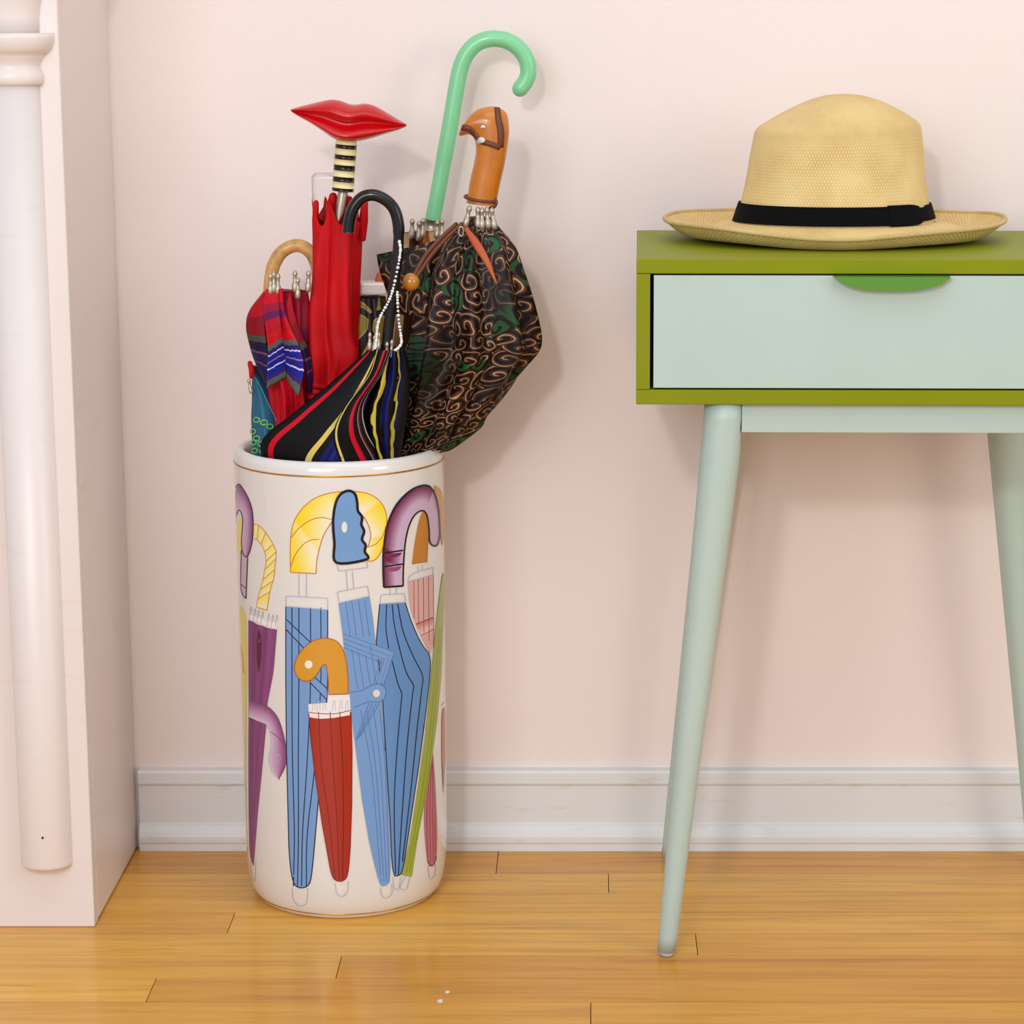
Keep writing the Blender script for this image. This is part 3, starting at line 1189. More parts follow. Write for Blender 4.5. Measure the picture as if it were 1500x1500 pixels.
p.line([(609, 914), (634, 904)], 1.2, (150, 50, 50), False)
p.line([(616, 931), (634, 922)], 1.0, (150, 70, 66), False)
p.line([(599, 841), (634, 831), (634, 842), (597, 852)], 1.0, PALE, False, True)
p.line([(612, 828), (612, 838)], 0.9, PALE, False)
p.line([(618, 827), (618, 836)], 0.9, PALE, False)
p.done()

p = Print('printed rose umbrella low on the right side')
c = [(632, 1092), (636, 1130), (639.5, 1200), (639, 1255), (633, 1268), (626, 1262), (621, 1210), (622, 1170), (628, 1130)]
p.fill(c, (188, 112, 124))
for x in (626, 630, 634, 637):
    p.line([(632, 1105), (x - 1, 1180), (x, 1262)], 0.9, (140, 56, 70))
p.line([(626, 1262), (633, 1268), (639, 1255)], 1.6, (140, 50, 60))
p.line([(627, 1268), (628, 1283), (632, 1287), (637, 1280), (637, 1264)], 0.9, PALE)
p.done()

p = Print('printed green umbrella leaning along the right side')
c = [(650, 838), (650.5, 880), (646, 990), (640, 1055), (628, 1140), (611, 1230), (603, 1284), (588, 1282), (600, 1230), (612, 1150), (622, 1080), (631, 990), (639, 905), (647, 842)]
p.fill(c, (156, 168, 62), False)
for k in (0.35, 0.65):
    p.line([(640 + 9 * k, 920), (632 + 12 * k, 1000), (614 + 15 * k, 1150), (590 + 14 * k, 1278)], 0.9, (122, 134, 44))
p.line([(594, 1283), (586, 1298), (590, 1303), (596, 1300), (600, 1284)], 0.9, PALE)
p.done()

p = Print('printed brick red umbrella at the right edge')
p.fill([(646.5, 1040), (651, 1036), (652, 1110), (649, 1165), (646.5, 1110)], (180, 104, 88), False)
p.line([(646, 1034), (651, 1028)], 1.0, PALE, False)
p.done()

# wide blue umbrella with the purple crook
p = Print('printed wide blue umbrella with purple crook')
c = [(556, 885), (575, 884), (593, 883), (600, 905), (609, 928), (619, 947), (631, 961), (628, 1000), (621, 1060), (613, 1120), (604, 1180), (595, 1240), (590, 1272), (586, 1282), (578, 1283), (574, 1270), (571, 1200), (566, 1120), (560, 1020), (551, 940)]
p.fill(c, BLUE2, False)
p.line(c[2:] , 1.5, NAVY, False)
p.line([(556, 885), (551, 940)], 1.5, NAVY, False)
for L in ([(566, 885), (565, 920), (569, 950)], [(574, 968), (582, 1000), (588, 1016), (587, 1030), (581, 1100), (577, 1180), (579, 1280)],
          [(574, 885), (578, 920), (590, 970), (597, 990), (605, 1004), (603, 1022), (595, 1100), (588, 1200), (583, 1282)],
          [(582, 884), (590, 925), (605, 962), (618, 989), (617, 1010), (610, 1070), (602, 1150), (589, 1262)]):
    p.line(L, 1.7, NAVY)
p.line([(558, 871), (592, 869), (594, 882), (556, 884)], 1.0, PALE, False, True)
p.line([(571, 861), (571, 870)], 0.9, PALE, False)
p.line([(580, 860), (580, 869)], 0.9, PALE, False)
cA = [(562, 860), (561, 830), (562, 800), (567, 770), (577, 745), (590, 728), (605, 716), (620, 711), (630, 714), (637, 727), (641, 745), (643, 770), (643, 785), (640, 797), (635, 800)]
cB = [(590, 858), (590, 840), (591, 818), (593, 795), (597, 775), (603, 760), (609, 752), (616, 748), (621, 749), (625, 756), (627, 768), (628, 780), (628, 788), (630, 796), (635, 800)]
p.band(cA, cB, None, 90, 9, lambda u, t: mixc((100, 22, 62) if t < 0.7 else (160, 110, 150), (200, 172, 200), u * 1.7 + (0.5 if t > 0.6 else 0) - (0.5 if 0.1 < t < 0.14 else 0)))
p.line(cA, 3.0, INK)
p.line(cB, 2.4, INK)
p.line([(562, 860), (590, 858)], 2.8, INK, False)
p.line([(562, 810), (590, 806)], 2.4, INK, False)
p.line([(562, 830), (590, 826)], 2.4, INK, False)
p.fill([(564, 812), (588, 809), (586, 814), (575, 817), (565, 816)], (120, 34, 84), False)
p.fill([(564, 832), (588, 829), (584, 836), (570, 838)], (150, 70, 120), False)
p.line([(575, 1284), (577, 1300), (583, 1302), (587, 1284)], 0.9, PALE)
p.done()

# middle blue umbrella with the blue carved handle and strap
p = Print('printed blue umbrella with blue carved handle and button strap')
c = [(496, 884), (541, 873), (546, 905), (550, 945), (558, 1020), (564, 1100), (569, 1200), (573, 1290), (563, 1299), (555, 1296), (540, 1230), (530, 1170), (520, 1090), (510, 1010), (502, 930)]
p.fill(c, BLUE, False)
DB = (80, 118, 178)
for x0, x1 in ((506, 558), (515, 562), (525, 566), (534, 570)):
    p.line([(x0, 880), (x0 + 7, 932)], 1.0, DB, False)
    p.line([(x0 + 8, 945), (x0 + 18, 1010)], 1.0, DB, False)
    p.line([(x0 + 22, 1040), ((x0 + x1) / 2 + 12, 1130), (x1, 1292)], 1.0, DB)
p.fill([(503, 928), (530, 938), (577, 955), (574, 962), (562, 1002), (548, 1004), (562, 968), (505, 950)], BLUE, False)
for d in (0, 7, 14, 20):
    p.line([(503, 928 + d), (577 - d * 1.0, 955 + d * 0.75), (562 - d * 0.8, 1003)], 1.0, DB, False)
for d in (0, 5, 10, 15):
    p.line([(540 + d, 1030), (521 + d * 0.45, 1085 - d * 0.5)], 1.0, DB, False)
tab = [(513, 1014), (530, 1011), (545, 1003), (557, 1002), (565, 1010), (563, 1022), (555, 1028), (540, 1028), (518, 1036)]
p.fill(tab, BLUE, False)
p.line(tab, 1.3, DB)
p.fill([(551 + 5 * math.cos(t * 0.6283), 1015.5 + 5.4 * math.sin(t * 0.6283)) for t in range(10)], (226, 216, 206))
p.line([(494, 867), (538, 858), (541, 873), (497, 883)], 1.1, PALE, False, True)
p.line([(507, 836), (509, 864)], 1.1, PALE, False)
p.line([(516, 836), (518, 862)], 1.1, PALE, False)
p.line([(494, 826), (537, 822), (538, 831), (496, 836)], 1.1, PALE, False, True)
h = [(493, 824), (490, 795), (488, 765), (491, 740), (497, 726), (505, 720), (513, 719), (520, 724), (523, 736), (524, 748), (530, 757), (529, 768), (533, 778), (530, 790), (535, 798), (534, 808), (537, 819)]
p.fill(h, BLUE, True)
p.line(h, 4.0, INK, True, True)
p.fill([(504.5 + 4 * math.cos(t * 0.5236), 772 + 8 * math.sin(t * 0.5236)) for t in range(12)], (230, 226, 218))
p.line([(557, 1300), (559, 1311), (566, 1315), (574, 1307), (573, 1294)], 1.0, PALE)
p.done()

# small red umbrella with the orange hook
p = Print('printed small dark red umbrella with orange hook handle')
c = [(453, 1045), (469, 1048), (490, 1048), (514, 1043), (515.5, 1100), (515, 1180), (513, 1240), (510, 1281), (504, 1290), (494, 1291), (486, 1284), (480, 1250), (472, 1205), (462, 1135), (456, 1085)]
p.fill(c, (166, 44, 30), False)
for x0, x1 in ((467, 491), (484, 497), (498, 502)):
    p.line([(x0, 1048), (x0 + 4, 1120), ((x0 + x1) / 2 + 3, 1200), (x1, 1288)], 1.4, (124, 20, 16))
p.line(c[3:] + [c[0]], 1.3, (130, 26, 18), False)
p.fill([(452, 1031), (480, 1029), (482, 1018), (512, 1017), (514, 1047), (490, 1051), (470, 1053), (453, 1050)], (234, 230, 228), False)
p.line([(452, 1043), (470, 1045), (492, 1045), (514, 1040)], 1.2, (150, 56, 40))
for x in (467, 484, 498, 513):
    p.line([(x, 1042), (x, 1052)], 1.2, (140, 40, 30), False)
for x in (460, 467, 475, 489, 499, 508):
    p.line([(x - 2, 1041), (x - 1, 1030), (x + 1, 1026), (x + 2, 1031), (x + 2, 1040)], 0.8, PALE)
h = [(482, 1017), (481, 990), (478, 973), (473, 973), (466, 985), (458, 996), (447, 998), (437, 993), (431, 980), (434, 965), (444, 950), (458, 938), (475, 934), (492, 937), (502, 949), (508, 970), (510, 1000), (510, 1016)]
p.fill(h, ORNG, False)
p.line(h, 1.4, RUST, False, True)
p.fill([(452.5 + 5.5 * math.cos(t * 0.5236), 973 + 6 * math.sin(t * 0.5236)) for t in range(12)], (240, 234, 224))
p.line([(491, 1293), (493, 1307), (501, 1313), (509, 1305), (510, 1290)], 1.0, PALE)
p.done()


# ------------------------------------------------------------------ the umbrellas in the stand
def umbrella(x, y, label):
    return empty('umbrella', (SX + x, SY + y, 0.02), label, 'umbrella', 'umbrellas in the ceramic stand')


def rib_tip(x, y, Y, u, dx=0.0, s=1.0, m=None, L=22, parent_name='rib_tip'):
    a = at(x - dx, y + L, Y)
    b = at(x, y, Y)
    d = b - a
    pts = [a + d * q for q in (0, 0.35, 0.4, 0.75, 0.82, 0.9, 0.97)]
    r = [0.0026 * s, 0.0024 * s, 0.0017 * s, 0.0015 * s, 0.0021 * s, 0.0022 * s, 0.0016 * s]
    return tube(parent_name, pts, r, m or M['steel'], u, 10)


# --- red silk umbrella with the lips handle
u = umbrella(0.0, -0.02, 'red cloth umbrella with glossy red lips handle and striped grip')
YR = -0.128
red_loft = loft('canopy', [(459, 318, 536, 312, YR, 0.020), (456, 340, 533, 345, YR, 0.021), (453, 380, 532, 380, YR, 0.024), (449, 420, 531, 420, YR, 0.028),
                (443, 455, 532, 455, YR, 0.032), (440, 490, 532, 488, YR, 0.034), (436, 520, 538, 520, YR, 0.038), (440, 550, 528, 556, YR, 0.036),
                (432, 590, 530, 590, YR, 0.036), (425, 640, 540, 640, YR, 0.036), (440, 760, 530, 760, YR, 0.026), (470, 1000, 515, 1000, YR, 0.010)],
                M['red'], u, 130, 160, 4, 0.34, 7.5, 0.8, 3, 1.0, lambda t: 0.5 + min(0.5, t * 2), (6, 0.026, 0.12, 1.0))
for k, (x, y, lx, wdt) in enumerate(((463, 297, 461, 4.0), (488, 288, 481, 6.0), (512, 292, 510, 4.5), (521, 300, 522, 3.5), (534, 296, 532, 5.0))):
    a, b = at(lx, 350, YR - 0.001), at(x, y, YR - 0.006)
    tube('rib_sleeve', [a, a.lerp(b, 0.5), b], [wdt * PX * 0.8, wdt * PX * 1.25, wdt * PX], M['red'], u, 12)
sA, sB = at(493, 345, YR - 0.012), at(503, 278, YR - 0.012)
tube('shaft', [sA, sA.lerp(sB, 0.5), sB], 7 * PX, M['steel'], u, 16)
tube('shaft', [at(491, 1100, YR), at(493, 345, YR - 0.010)], 4 * PX, M['steel'], u, 10)
strap = [(440, 556), (465, 566), (490, 568), (520, 560), (536, 548)]
rt = bvh_of(red_loft)
for d in (0, 9, 18):
    ribbon_on('closing_strap', rt, [(x, y + d) for x, y in strap], [8, 8, 8, 8, 8], M['red'], u, 30, 0.002)
gA, gB = at(502, 280, YR - 0.012), at(507.5, 205, YR - 0.012)
nb_ = 11
grip = None
for k in range(nb_):
    t0, t1 = k / nb_, (k + 1) / nb_
    c0 = (0.0, 0.066, 0.187, 0.286, 0.407, 0.516, 0.626, 0.714, 0.835, 0.912, 1.0)
    if k >= len(c0) - 1:
        break
    a, b = gA.lerp(gB, c0[k]), gA.lerp(gB, c0[k + 1])
    tube('grip_ring', [a, a.lerp(b, 0.5), b], [(15.6 - 0.3 * k * 0.1) * PX] * 3, M['black'] if k % 2 == 0 else M['cream'], u, 28, False)

# lips
NL, NC = 72, 40
up = crom([(425, 160), (440, 155), (462, 149), (485, 143.5), (500, 145), (512, 149.5), (522, 150.5), (536, 149), (550, 153), (568, 164), (585, 175), (596, 182)], NL)
lo = crom([(426, 163), (440, 172), (457, 182), (475, 195), (489, 205), (502, 209), (515, 210), (530, 208), (546, 204), (566, 197), (584, 191), (596, 185)], NL)
cr = crom([(425.5, 161.5), (440, 164), (458, 167), (478, 171), (493, 176), (506, 180), (518, 180), (530, 178), (546, 178), (566, 180), (584, 182), (596, 183.5)], NL)
vs = []
YL = -0.140
for i in range(NL):
    t = i / (NL - 1)
    env = math.sin(math.pi * min(1, max(0, t))) ** 0.62
    th = 0.024 * env + 0.0012
    U, Lw, C = at(*up[i], YL), at(*lo[i], YL), at(*cr[i], YL)
    q = NC // 4
    ring = []
    for j in range(2 * q):                     # front: upper lip then lower lip
        if j < q:
            s = j / q
            p = U.lerp(C, s)
            dep = th * (math.sin(math.pi * min(1, s * 0.72 + 0.02)) ** 0.8) * 0.95
            if s > 0.72:
                dep *= 1 - 0.42 * ((s - 0.72) / 0.28) ** 1.5
        else:
            s = (j - q) / q
            p = C.lerp(Lw, s)
            dep = th * (0.45 + 0.75 * math.sin(math.pi * (0.04 + 0.52 * s)) if s < 0.55 else (1.18 * max(0.0, math.cos((s - 0.5) / 0.5 * math.pi / 2)) ** 0.55))
        ring.append((p.x, p.y - dep, p.z))
    for j in range(2 * q):                     # back: one shallow dome
        s = j / (2 * q)
        p = Lw.lerp(U, s)
        ring.append((p.x, p.y + th * 0.75 * math.sin(math.pi * s) ** 0.8, p.z))
    vs += ring
o = obj('lips_handle', vs, grid_faces(NL, NC, True) + [tuple(range(NC)), tuple(reversed(range((NL - 1) * NC, NL * NC)))], M['lips'])
adopt(o, u)
sm = o.modifiers.new('smooth', 'SMOOTH')
sm.iterations = 6
sm.factor = 0.6
ss = o.modifiers.new('sub', 'SUBSURF')
ss.levels = ss.render_levels = 1
o['label'] = 'glossy red lips shaped handle'

# --- mint green crook umbrella, at the back by the wall
u = umbrella(0.04, 0.05, 'mint green crook handled umbrella standing tallest at the back')
YG = -0.040
path = [(634, 322), (642, 280), (651, 230), (660, 180), (668, 132), (674, 102), (683, 80), (698, 64), (718, 57), (740, 59), (759, 70), (771, 87), (774, 106), (770, 119), (762, 130)]
tube('handle', [at(x, y, YG) for x, y in crom(path, 70)], [11.6 * PX] * 10 + [12.2 * PX] * 60, M['mintplastic'], u, 28)
tube('collar', [at(632, 338, YG), at(634, 322, YG)], [13 * PX, 13.4 * PX], M['steel'], u, 20, False)
tube('shaft', [at(560, 1050, -0.1), at(632, 338, YG)], 5 * PX, M['steel'], u, 10)
m_tan = stripe_material('tan_print_cloth', [(0, (150, 84, 44)), (0.08, (212, 178, 130)), (0.17, (176, 96, 50)), (0.3, (70, 36, 22)), (0.42, (206, 168, 124)), (0.5, (160, 82, 46)), (0.63, (66, 34, 22)), (0.75, (196, 150, 100)), (0.88, (120, 62, 36))], 'u')
loft('canopy', [(592, 340, 650, 335, YG, 0.016), (588, 380, 660, 380, YG, 0.02), (580, 450, 665, 450, YG, 0.024), (570, 560, 650, 560, YG, 0.024), (560, 700, 630, 700, -0.08, 0.02), (550, 900, 590, 900, -0.1, 0.012)],
     m_tan, u, 50, 96, 8, 0.4, 1.0)
for x, y, L in ((604, 322, 24), (614, 325, 24), (620, 321, 24), (641, 324, 22), (648, 322, 24)):
    rib_tip(x, y, YG - 0.017, u, 1, 1.25, None, L)

# --- brown paisley umbrella with carved wooden handle
u = umbrella(0.05, 0.0, 'brown paisley umbrella with carved wooden strap handle')
YB = -0.118
brown = loft('canopy', [(683, 318, 720, 318, YB, 0.012), (668, 335, 734, 335, YB, 0.018), (640, 362, 756, 362, YB, 0.028), (618, 395, 768, 395, YB, 0.036),
                (606, 430, 780, 430, YB, 0.044), (598, 465, 789, 465, YB, 0.050), (594, 495, 795, 495, YB, 0.052), (590, 515, 793, 515, YB, 0.052), (587, 540, 776, 540, YB, 0.050),
                (584, 565, 758, 565, YB, 0.047), (580, 590, 735, 592, YB, 0.045), (577, 610, 716, 612, YB, 0.042), (574, 630, 706, 630, YB, 0.038), (570, 650, 672, 655, YB, 0.033), (562, 680, 640, 672, YB, 0.028), (550, 760, 620, 760, YB, 0.024), (540, 950, 575, 950, YB, 0.012)],
             M['paisley'], u, 150, 200, 8, 0.30, 1.2, 0.8, 5, 1.0, lambda t: min(1, 0.45 + t * 1.6))
bt = bvh_of(brown)
sheet('canopy_flap', [(552, 373, -0.135), (556, 395, -0.14), (566, 425, -0.14), (580, 460, -0.135)], [(640, 352, -0.135), (632, 385, -0.145), (628, 420, -0.15), (625, 460, -0.15)], M['paisley_flap'], u, 0.006)
for x, y, dx in ((688, 303, -6), (700, 305, 0), (706, 306, 0), (713, 305, 2), (720, 306, 4)):
    rib_tip(x, y, YB - 0.013, u, -dx, 1.3, None, 26)
YW = YB
hd = loft('handle', [(683, 297, 726, 302, YW, 0.0125), (685, 285, 729, 288, YW, 0.0125), (689, 262, 734, 264, YW, 0.0128), (694, 240, 740, 238, YW, 0.0132), (697, 222, 744, 212, YW, 0.0138),
                (696, 208, 746, 190, YW, 0.0142), (692, 200, 742, 166, YW, 0.0140), (686, 197, 726, 156.5, YW, 0.0132), (679, 198.5, 706, 158, YW, 0.0115), (674, 199, 690, 167, YW, 0.0095), (672.5, 198, 680, 180, YW, 0.007), (672, 196, 675, 189, YW, 0.004)],
          M['tanwood'], u, 60, 40)
ht = bvh_of(hd)
ribbon_on('leather_strap', ht, [(677, 187), (687, 188), (697, 197), (704, 206)], [9, 9, 8, 8], M['leather'], u, 16, 0.0006)
ribbon_on('leather_strap', ht, [(704, 207), (716, 210), (732, 216)], [8, 8, 8], M['leather'], u, 14, 0.0006)
ribbon_on('leather_strap', ht, [(728, 158), (730, 175), (733, 192), (733, 216)], [8, 9, 10, 9], M['leather'], u, 16, 0.0006)
ribbon_on('silver_buckle', ht, [(700, 209), (706, 205), (711, 206)], [3, 9, 4], M['silverdot'], u, 10, 0.0014)
ribbon_on('silver_buckle', ht, [(705, 187), (708, 185), (711, 187)], [3, 4, 2], M['silverdot'], u, 8, 0.0008)
ring = [at(704 + 23 * math.cos(f), 291 + 3.5 * math.sin(f) + 3 * math.cos(f), YW + 0.0136 * -math.sin(f)) for f in [2 * math.pi * i / 40 for i in range(41)]]
tube('neck_cord', ring, 2.2 * PX, M['leather'], u, 8, False)
tube('neck_cord', [at(x, y, YW - 0.006) for x, y in crom([(719, 293), (725, 292), (727, 297), (724, 303), (718, 305)], 20)], 2.4 * PX, M['leather'], u, 8)
sheet('rust_ribbon', [(679, 334, -0.142), (694, 362, -0.157), (710, 386, -0.166), (727, 416, -0.172)], [(684, 332, -0.142), (703, 355, -0.156), (717, 381, -0.165), (728, 415, -0.172)], M['orange'], u, 0.0005, 20, 4)
YD = -0.176
for dx in (0, 8):
    tube('hanging_cord', [at(x, y, Yq) for x, y, Yq in crom([(668 + dx, 328, YB - 0.015), (645 + dx, 350, YB - 0.03), (622 + dx, 376, -0.168), (606 + dx * 0.6, 404, YD)], 30)], 3.0 * PX, M['leather'], u, 8)
cb = at(602, 413, YD)
lathe('wooden_bead', [(0.0085 * math.sin(math.pi * max(0.03, min(0.97, i / 16))), cb.z - u.location.z - 0.0086 * math.cos(math.pi * i / 16)) for i in range(17)], M['bead'], u, 28, (cb.x - u.location.x, cb.y - u.location.y))
ring2 = [at(675.5 + 3.6 * math.cos(f), 339 + 7 * math.sin(f), YB - 0.024) for f in [2 * math.pi * i / 24 for i in range(25)]]
tube('metal_ring', ring2, 1.2 * PX, M['steel'], u, 8, False)

# --- black umbrella with crook handle and bead chain
u = umbrella(0.02, -0.05, 'black crook handled umbrella with bright edge stripes and bead chain')
YK = -0.188
path = [(562, 640), (564, 560), (567, 500), (573, 450), (580, 400), (584, 350), (583, 325), (577, 306), (565, 293), (549, 286), (533, 288), (521, 299), (514, 314), (511, 330), (510, 341)]
tube('handle', [at(x, y, YK) for x, y in crom(path, 80)], [7.6 * PX] * 30 + [8.4 * PX] * 50, M['black'], u, 24, False)
tube('shaft', [at(545, 1000, -0.12), at(562, 640, YK)], 4 * PX, M['steel'], u, 10)
vsB, fsB = [], []
ch = crom([(585, 354), (586.5, 365), (584, 385), (577, 418), (570, 440), (558, 462), (553, 478), (551.5, 495), (550, 510)], 44) + crom([(582, 428), (582.5, 445), (584, 470), (587, 490), (588, 502), (584, 509), (579, 513)], 26)
tmpl = bmesh.new()
bmesh.ops.create_icosphere(tmpl, subdivisions=1, radius=1.0)
tv = [v.co.copy() for v in tmpl.verts]
tf = [tuple(v.index for v in f.verts) for f in tmpl.faces]
tmpl.free()
for i, (x, y) in enumerate(ch):
    c_ = at(x, y, YK - 0.0095)
    r_ = (2.1 if i % 3 else 2.7) * PX
    b0 = len(vsB)
    vsB += [c_ + v * r_ for v in tv]
    fsB += [tuple(b0 + k for k in f) for f in tf]
adopt(obj('bead_chain', vsB, fsB, M['pearl']), u)
BK = (9, 8, 11)
m_b1 = stripe_material('black_cloth_red_yellow_edge', [(0.0, BK), (0.10, (196, 8, 34)), (0.17, BK), (0.58, (212, 190, 96)), (0.655, BK), (0.75, (14, 22, 92)), (0.80, (8, 14, 70)), (0.85, (20, 34, 116)), (0.9, (10, 16, 72))], 'u')
m_b2 = stripe_material('black_cloth_red_grey_lines', [(0.0, BK), (0.05, (214, 192, 98)), (0.11, BK), (0.48, (196, 12, 40)), (0.58, (150, 10, 44)), (0.62, BK), (0.76, (150, 130, 132)), (0.785, (90, 12, 30)), (0.83, BK), (0.93, (168, 164, 166)), (0.96, BK)], 'u')
m_b3 = stripe_material('black_cloth_blue_yellow_dashes', [(0.0, BK), (0.20, (190, 176, 60)), (0.29, BK), (0.45, (14, 20, 84)), (0.62, BK), (0.74, (190, 176, 60)), (0.80, (12, 16, 72)), (0.9, BK)], 'u', wobble=0.25)
# body behind the flaps
loft('canopy', [(545, 512, 588, 508, YK + 0.014, 0.007), (528, 540, 598, 530, YK + 0.016, 0.012), (500, 575, 600, 560, YK + 0.022, 0.018), (470, 620, 598, 610, YK + 0.03, 0.022), (430, 665, 592, 660, YK + 0.036, 0.026), (440, 740, 580, 740, YK + 0.05, 0.026), (480, 900, 560, 900, YK + 0.06, 0.018)],
     mat('black_cloth', BK, 0.6, spec=0.15), u, 40, 80, 7, 0.25, 1.0)
sheet('canopy_panel', [(548, 506, -0.190), (520, 530, -0.192), (480, 565, -0.192), (430, 605, -0.188), (383, 648, -0.180), (396, 700, -0.166)],
      [(556, 520, -0.198), (545, 565, -0.202), (528, 615, -0.205), (505, 660, -0.2055), (495, 690, -0.205), (490, 730, -0.203)], m_b1, u, 0.004, 50, 20)
sheet('canopy_panel', [(552, 512, -0.199), (540, 550, -0.204), (505, 598, -0.206), (489, 636, -0.2062), (500, 682, -0.2050), (515, 730, -0.2035)],
      [(574, 512, -0.199), (560, 545, -0.203), (534, 590, -0.205), (538, 630, -0.205), (562, 672, -0.186), (580, 715, -0.178)], m_b2, u, 0.005, 50, 24)
sheet('canopy_panel', [(566, 514, -0.194), (556, 560, -0.198), (542, 600, -0.200), (544, 640, -0.200), (556, 676, -0.188), (566, 730, -0.182)],
      [(592, 510, -0.186), (600, 545, -0.184), (598, 590, -0.184), (592, 630, -0.184), (586, 672, -0.182), (580, 730, -0.180)], m_b3, u, 0.006, 50, 24, 0.0012, 0.003, 2.5)
for x, y in ((549, 492), (555, 488), (567, 502), (574, 499), (542, 488)):
    rib_tip(x, y, YK - 0.006, u, 1, 0.9, None, 22)

# --- plaid umbrella with the bent cane handle
u = umbrella(-0.05, -0.02, 'red and blue striped umbrella with bent cane loop handle')
YP = -0.142
path = [(393, 470), (395, 430), (397, 405), (402, 386), (411, 371), (424, 362), (438, 360), (451, 366), (460, 378), (466, 400), (468, 440)]
tube('handle', [at(x, y, YP + 0.016) for x, y in crom(path, 60)], [9.6 * PX] * 60, M['cane'], u, 22, False)
tube('shaft', [at(440, 1000, -0.13), at(430, 560, YP)], 4 * PX, M['steel'], u, 10)
PL = [(0.0, (192, 8, 30)), (0.16, (150, 12, 50)), (0.24, (96, 20, 78)), (0.32, (176, 8, 28)), (0.46, (192, 10, 28)), (0.56, (86, 92, 84)), (0.61, (42, 30, 104)), (0.66, (206, 200, 220)), (0.675, (30, 36, 150)), (0.74, (150, 110, 150)), (0.755, (34, 34, 140)),
      (0.82, (214, 210, 224)), (0.835, (28, 40, 150)), (0.90, (70, 34, 110)), (0.945, (84, 100, 92)), (1.0, (84, 100, 92))]
m_pl = stripe_material('plaid_cloth', PL, 'v', wobble=0.03)
m_pl2 = stripe_material('plaid_cloth_dark', [(0.0, (170, 8, 26)), (0.3, (130, 10, 30)), (0.5, (70, 70, 62)), (0.56, (20, 18, 52)), (0.66, (110, 60, 100)), (0.68, (26, 24, 70)), (0.78, (120, 60, 80)), (0.795, (24, 24, 80)), (0.9, (30, 24, 66))], 'v', wobble=0.03)
m_prd = stripe_material('plaid_red_cloth', [(0.0, (150, 14, 44)), (0.22, (110, 16, 60)), (0.3, (186, 12, 30)), (0.8, (196, 14, 30)), (0.9, (206, 140, 40)), (0.94, (150, 14, 40)), (1.0, (190, 14, 30))], 'v')
loft('canopy', [(388, 425, 452, 425, YP + 0.004, 0.012), (380, 450, 456, 450, YP + 0.004, 0.016), (374, 490, 458, 490, YP, 0.02), (376, 530, 460, 530, YP, 0.026), (390, 570, 462, 570, YP, 0.030), (392, 610, 465, 610, YP, 0.032), (395, 650, 470, 650, YP - 0.004, 0.034), (400, 760, 465, 760, YP, 0.026), (425, 900, 455, 900, YP, 0.012)],
     m_prd, u, 60, 90, 7, 0.35, 1.0)
sheet('canopy_panel', [(386, 428, -0.158), (366, 455, -0.160), (361, 478, -0.162), (366, 505, -0.163), (374, 530, -0.165), (389, 562, -0.168)],
      [(392, 425, -0.162), (388, 450, -0.170), (388, 480, -0.176), (391, 510, -0.180), (393, 540, -0.182), (392, 566, -0.182)], m_pl2, u, 0.003)
sheet('canopy_panel', [(389, 424, -0.164), (386, 455, -0.174), (390, 485, -0.180), (393, 515, -0.183), (392, 540, -0.183), (391, 568, -0.182)],
      [(412, 424, -0.162), (410, 450, -0.168), (412, 475, -0.172), (416, 500, -0.172), (419, 525, -0.170), (420, 552, -0.168)], m_pl, u, -0.002)
sheet('canopy_panel', [(408, 424, -0.163), (410, 450, -0.170), (414, 480, -0.174), (416, 505, -0.174), (419, 530, -0.172), (420, 553, -0.170)],
      [(414, 422, -0.164), (416, 450, -0.172), (424, 476, -0.180), (437, 505, -0.186), (445, 540, -0.188), (437, 580, -0.186)], m_pl, u, 0.003)
sheet('canopy_panel', [(414, 455, -0.160), (418, 480, -0.166), (430, 500, -0.170), (444, 520, -0.172), (450, 550, -0.172), (452, 575, -0.170)],
      [(426, 425, -0.158), (430, 455, -0.162), (440, 485, -0.164), (452, 515, -0.164), (457, 545, -0.164), (456, 575, -0.164)], m_pl2, u, 0.002)
for x, y, dx in ((396, 402, 0), (401, 399, 0), (407, 402, 0), (432, 398, 0), (436, 408, 0), (452, 398, 1)):
    rib_tip(x, y, YP - 0.020, u, dx, 1.15, None, 26)
rib_tip(364, 556, -0.168, u, -4, 0.8, None, 18)
tube('red_tassel', [at(366, 532, -0.166), at(369, 542, -0.167), at(368, 552, -0.167)], [3.5 * PX, 4.5 * PX, 3 * PX], M['red'], u, 10)

# --- teal umbrella at the front left
u = umbrella(-0.07, -0.05, 'teal folded umbrella with lime chain print against the rim')
mt = NT('teal_cloth')
mt.b.inputs['Base Color'].default_value = (*lin((18, 92, 122)), 1)
mt.b.inputs['Roughness'].default_value = 0.55
M['teal'] = mt.m
M['lime'] = mat('lime_print', (128, 190, 96), 0.6)
M['tealpale'] = mat('pale_teal_stitch', (96, 150, 164), 0.6)
tl = loft('canopy', [(368, 536, 376, 536, -0.150, 0.006), (369, 555, 388, 562, -0.150, 0.010), (369, 585, 402, 590, -0.150, 0.015), (368, 610, 410, 612, -0.150, 0.018), (369, 640, 418, 640, -0.150, 0.020), (371, 668, 430, 668, -0.148, 0.020), (384, 720, 432, 720, -0.148, 0.020), (400, 840, 440, 840, -0.145, 0.014)],
          M['teal'], u, 50, 80, 4, 0.12, 0.5)
tt = bvh_of(tl)
ribbon_on('stitch_line', tt, [(372, 548), (383, 572), (395, 598), (408, 624)], [1.3] * 4, M['tealpale'], u, 24, 0.0008)
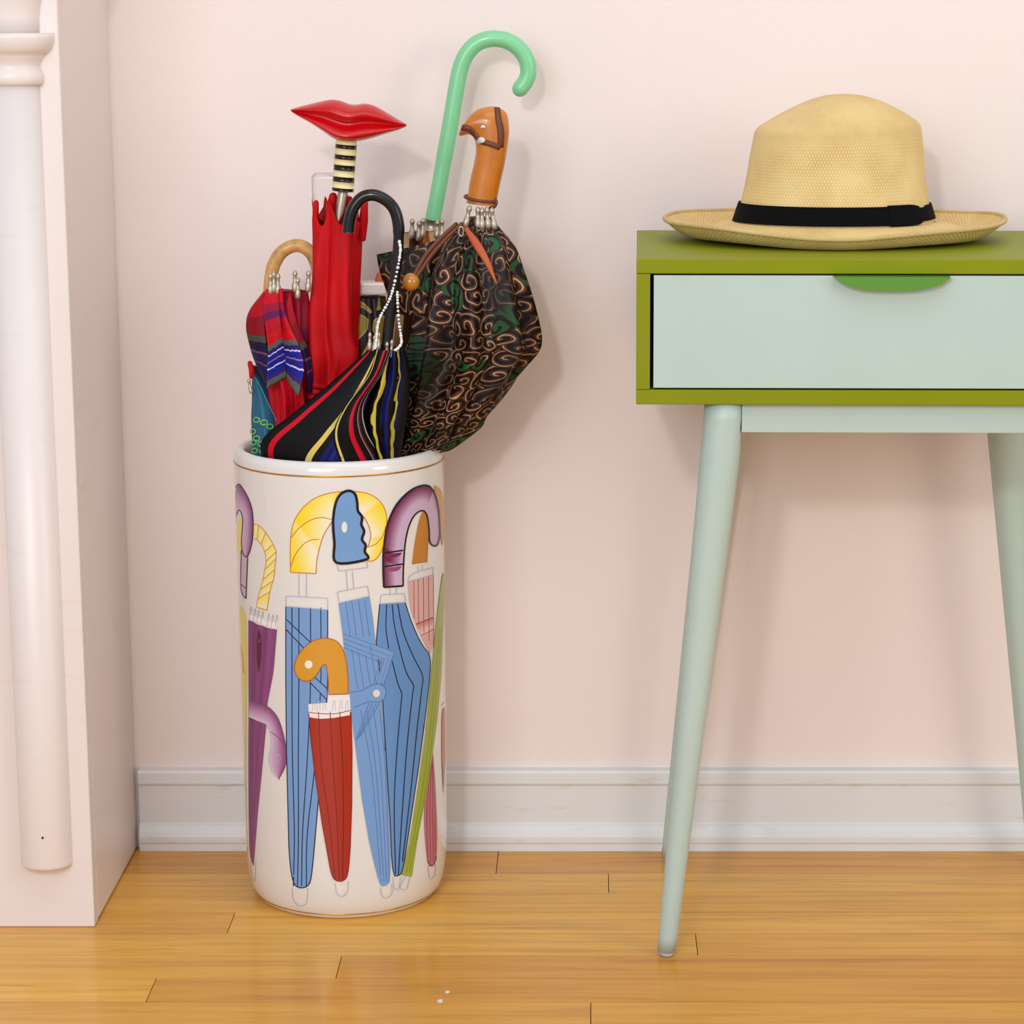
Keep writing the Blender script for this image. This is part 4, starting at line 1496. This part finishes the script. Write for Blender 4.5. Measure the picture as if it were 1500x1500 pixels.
for cx_, cy_ in ((377, 615), (387, 619), (395, 625), (371, 632), (377, 642), (383, 650), (374, 660), (386, 661), (395, 664), (372, 648)):
    ribbon_on('chain_print', tt, [(cx_ + 4.5 * math.cos(f), cy_ + 3.5 * math.sin(f)) for f in [6.28 * i / 8 for i in range(9)]], [1.7] * 9, M['lime'], u, 20, 0.0007)

# --- clear acrylic handle behind the red umbrella
u = umbrella(-0.02, 0.045, 'umbrella with clear acrylic rectangular handle behind the red one')
YA = -0.075
a, b = at(458, 330, YA), at(518, 253, YA)
adopt(box('handle', (a.x, YA - 0.006, a.z), (b.x, YA + 0.006, b.z), M['acrylic'], None, 0.0055, 5), u)
tube('shaft', [at(490, 1000, -0.1), at(489, 322, YA)], 4 * PX, M['steel'], u, 10)
tube('collar', [at(489, 345, YA), at(489, 331, YA)], 12 * PX, M['palepla'], u, 24, False)
loft('canopy', [(470, 345, 512, 345, YA, 0.010), (466, 420, 516, 420, YA, 0.014), (464, 560, 520, 560, YA, 0.018), (468, 760, 515, 760, -0.09, 0.014), (480, 950, 505, 950, -0.1, 0.008)], mat('wine_cloth', (84, 18, 30), 0.6), u, 30, 64, 6, 0.3, 1)

# --- olive umbrella with pale flat handle, between red and black
u = umbrella(0.015, 0.02, 'olive yellow umbrella with milky flat handle between red and black ones')
YO = -0.098
m_ol = NT('olive_cloth_black_scrolls')
uvn = m_ol.n('ShaderNodeUVMap')
mpn = m_ol.n('ShaderNodeMapping')
mpn.inputs['Scale'].default_value = (4, 4, 1)
m_ol.l(uvn, 'UV', mpn, 'Vector')
vo = m_ol.n('ShaderNodeTexVoronoi', Scale=1.0, feature='DISTANCE_TO_EDGE')
m_ol.l(mpn, 'Vector', vo, 'Vector')
rr = m_ol.ramp([(0.0, (14, 12, 8)), (0.10, (18, 15, 8)), (0.12, (196, 176, 100)), (0.15, (150, 128, 42)), (1.0, (156, 134, 46))])
m_ol.l(vo, 'Distance', rr, 'Fac')
m_ol.l(rr, 'Color', m_ol.b, 'Base Color')
m_ol.b.inputs['Roughness'].default_value = 0.55
loft('canopy', [(521, 434, 566, 434, YO, 0.012), (520, 460, 570, 460, YO, 0.016), (520, 500, 575, 500, YO, 0.02), (524, 600, 580, 600, YO, 0.022), (530, 760, 570, 760, YO, 0.016), (535, 950, 560, 950, YO, 0.008)], m_ol.m, u, 40, 72, 5, 0.25, 1)
a, b = at(520, 431, YO), at(568, 412, YO)
adopt(box('handle', (a.x, YO - 0.011, a.z), (b.x, YO + 0.011, b.z), M['palepla'], None, 0.0025, 3), u)
tube('handle_knob', [at(556, 412, YO), at(558, 404, YO)], 7 * PX, M['orange'], u, 14)
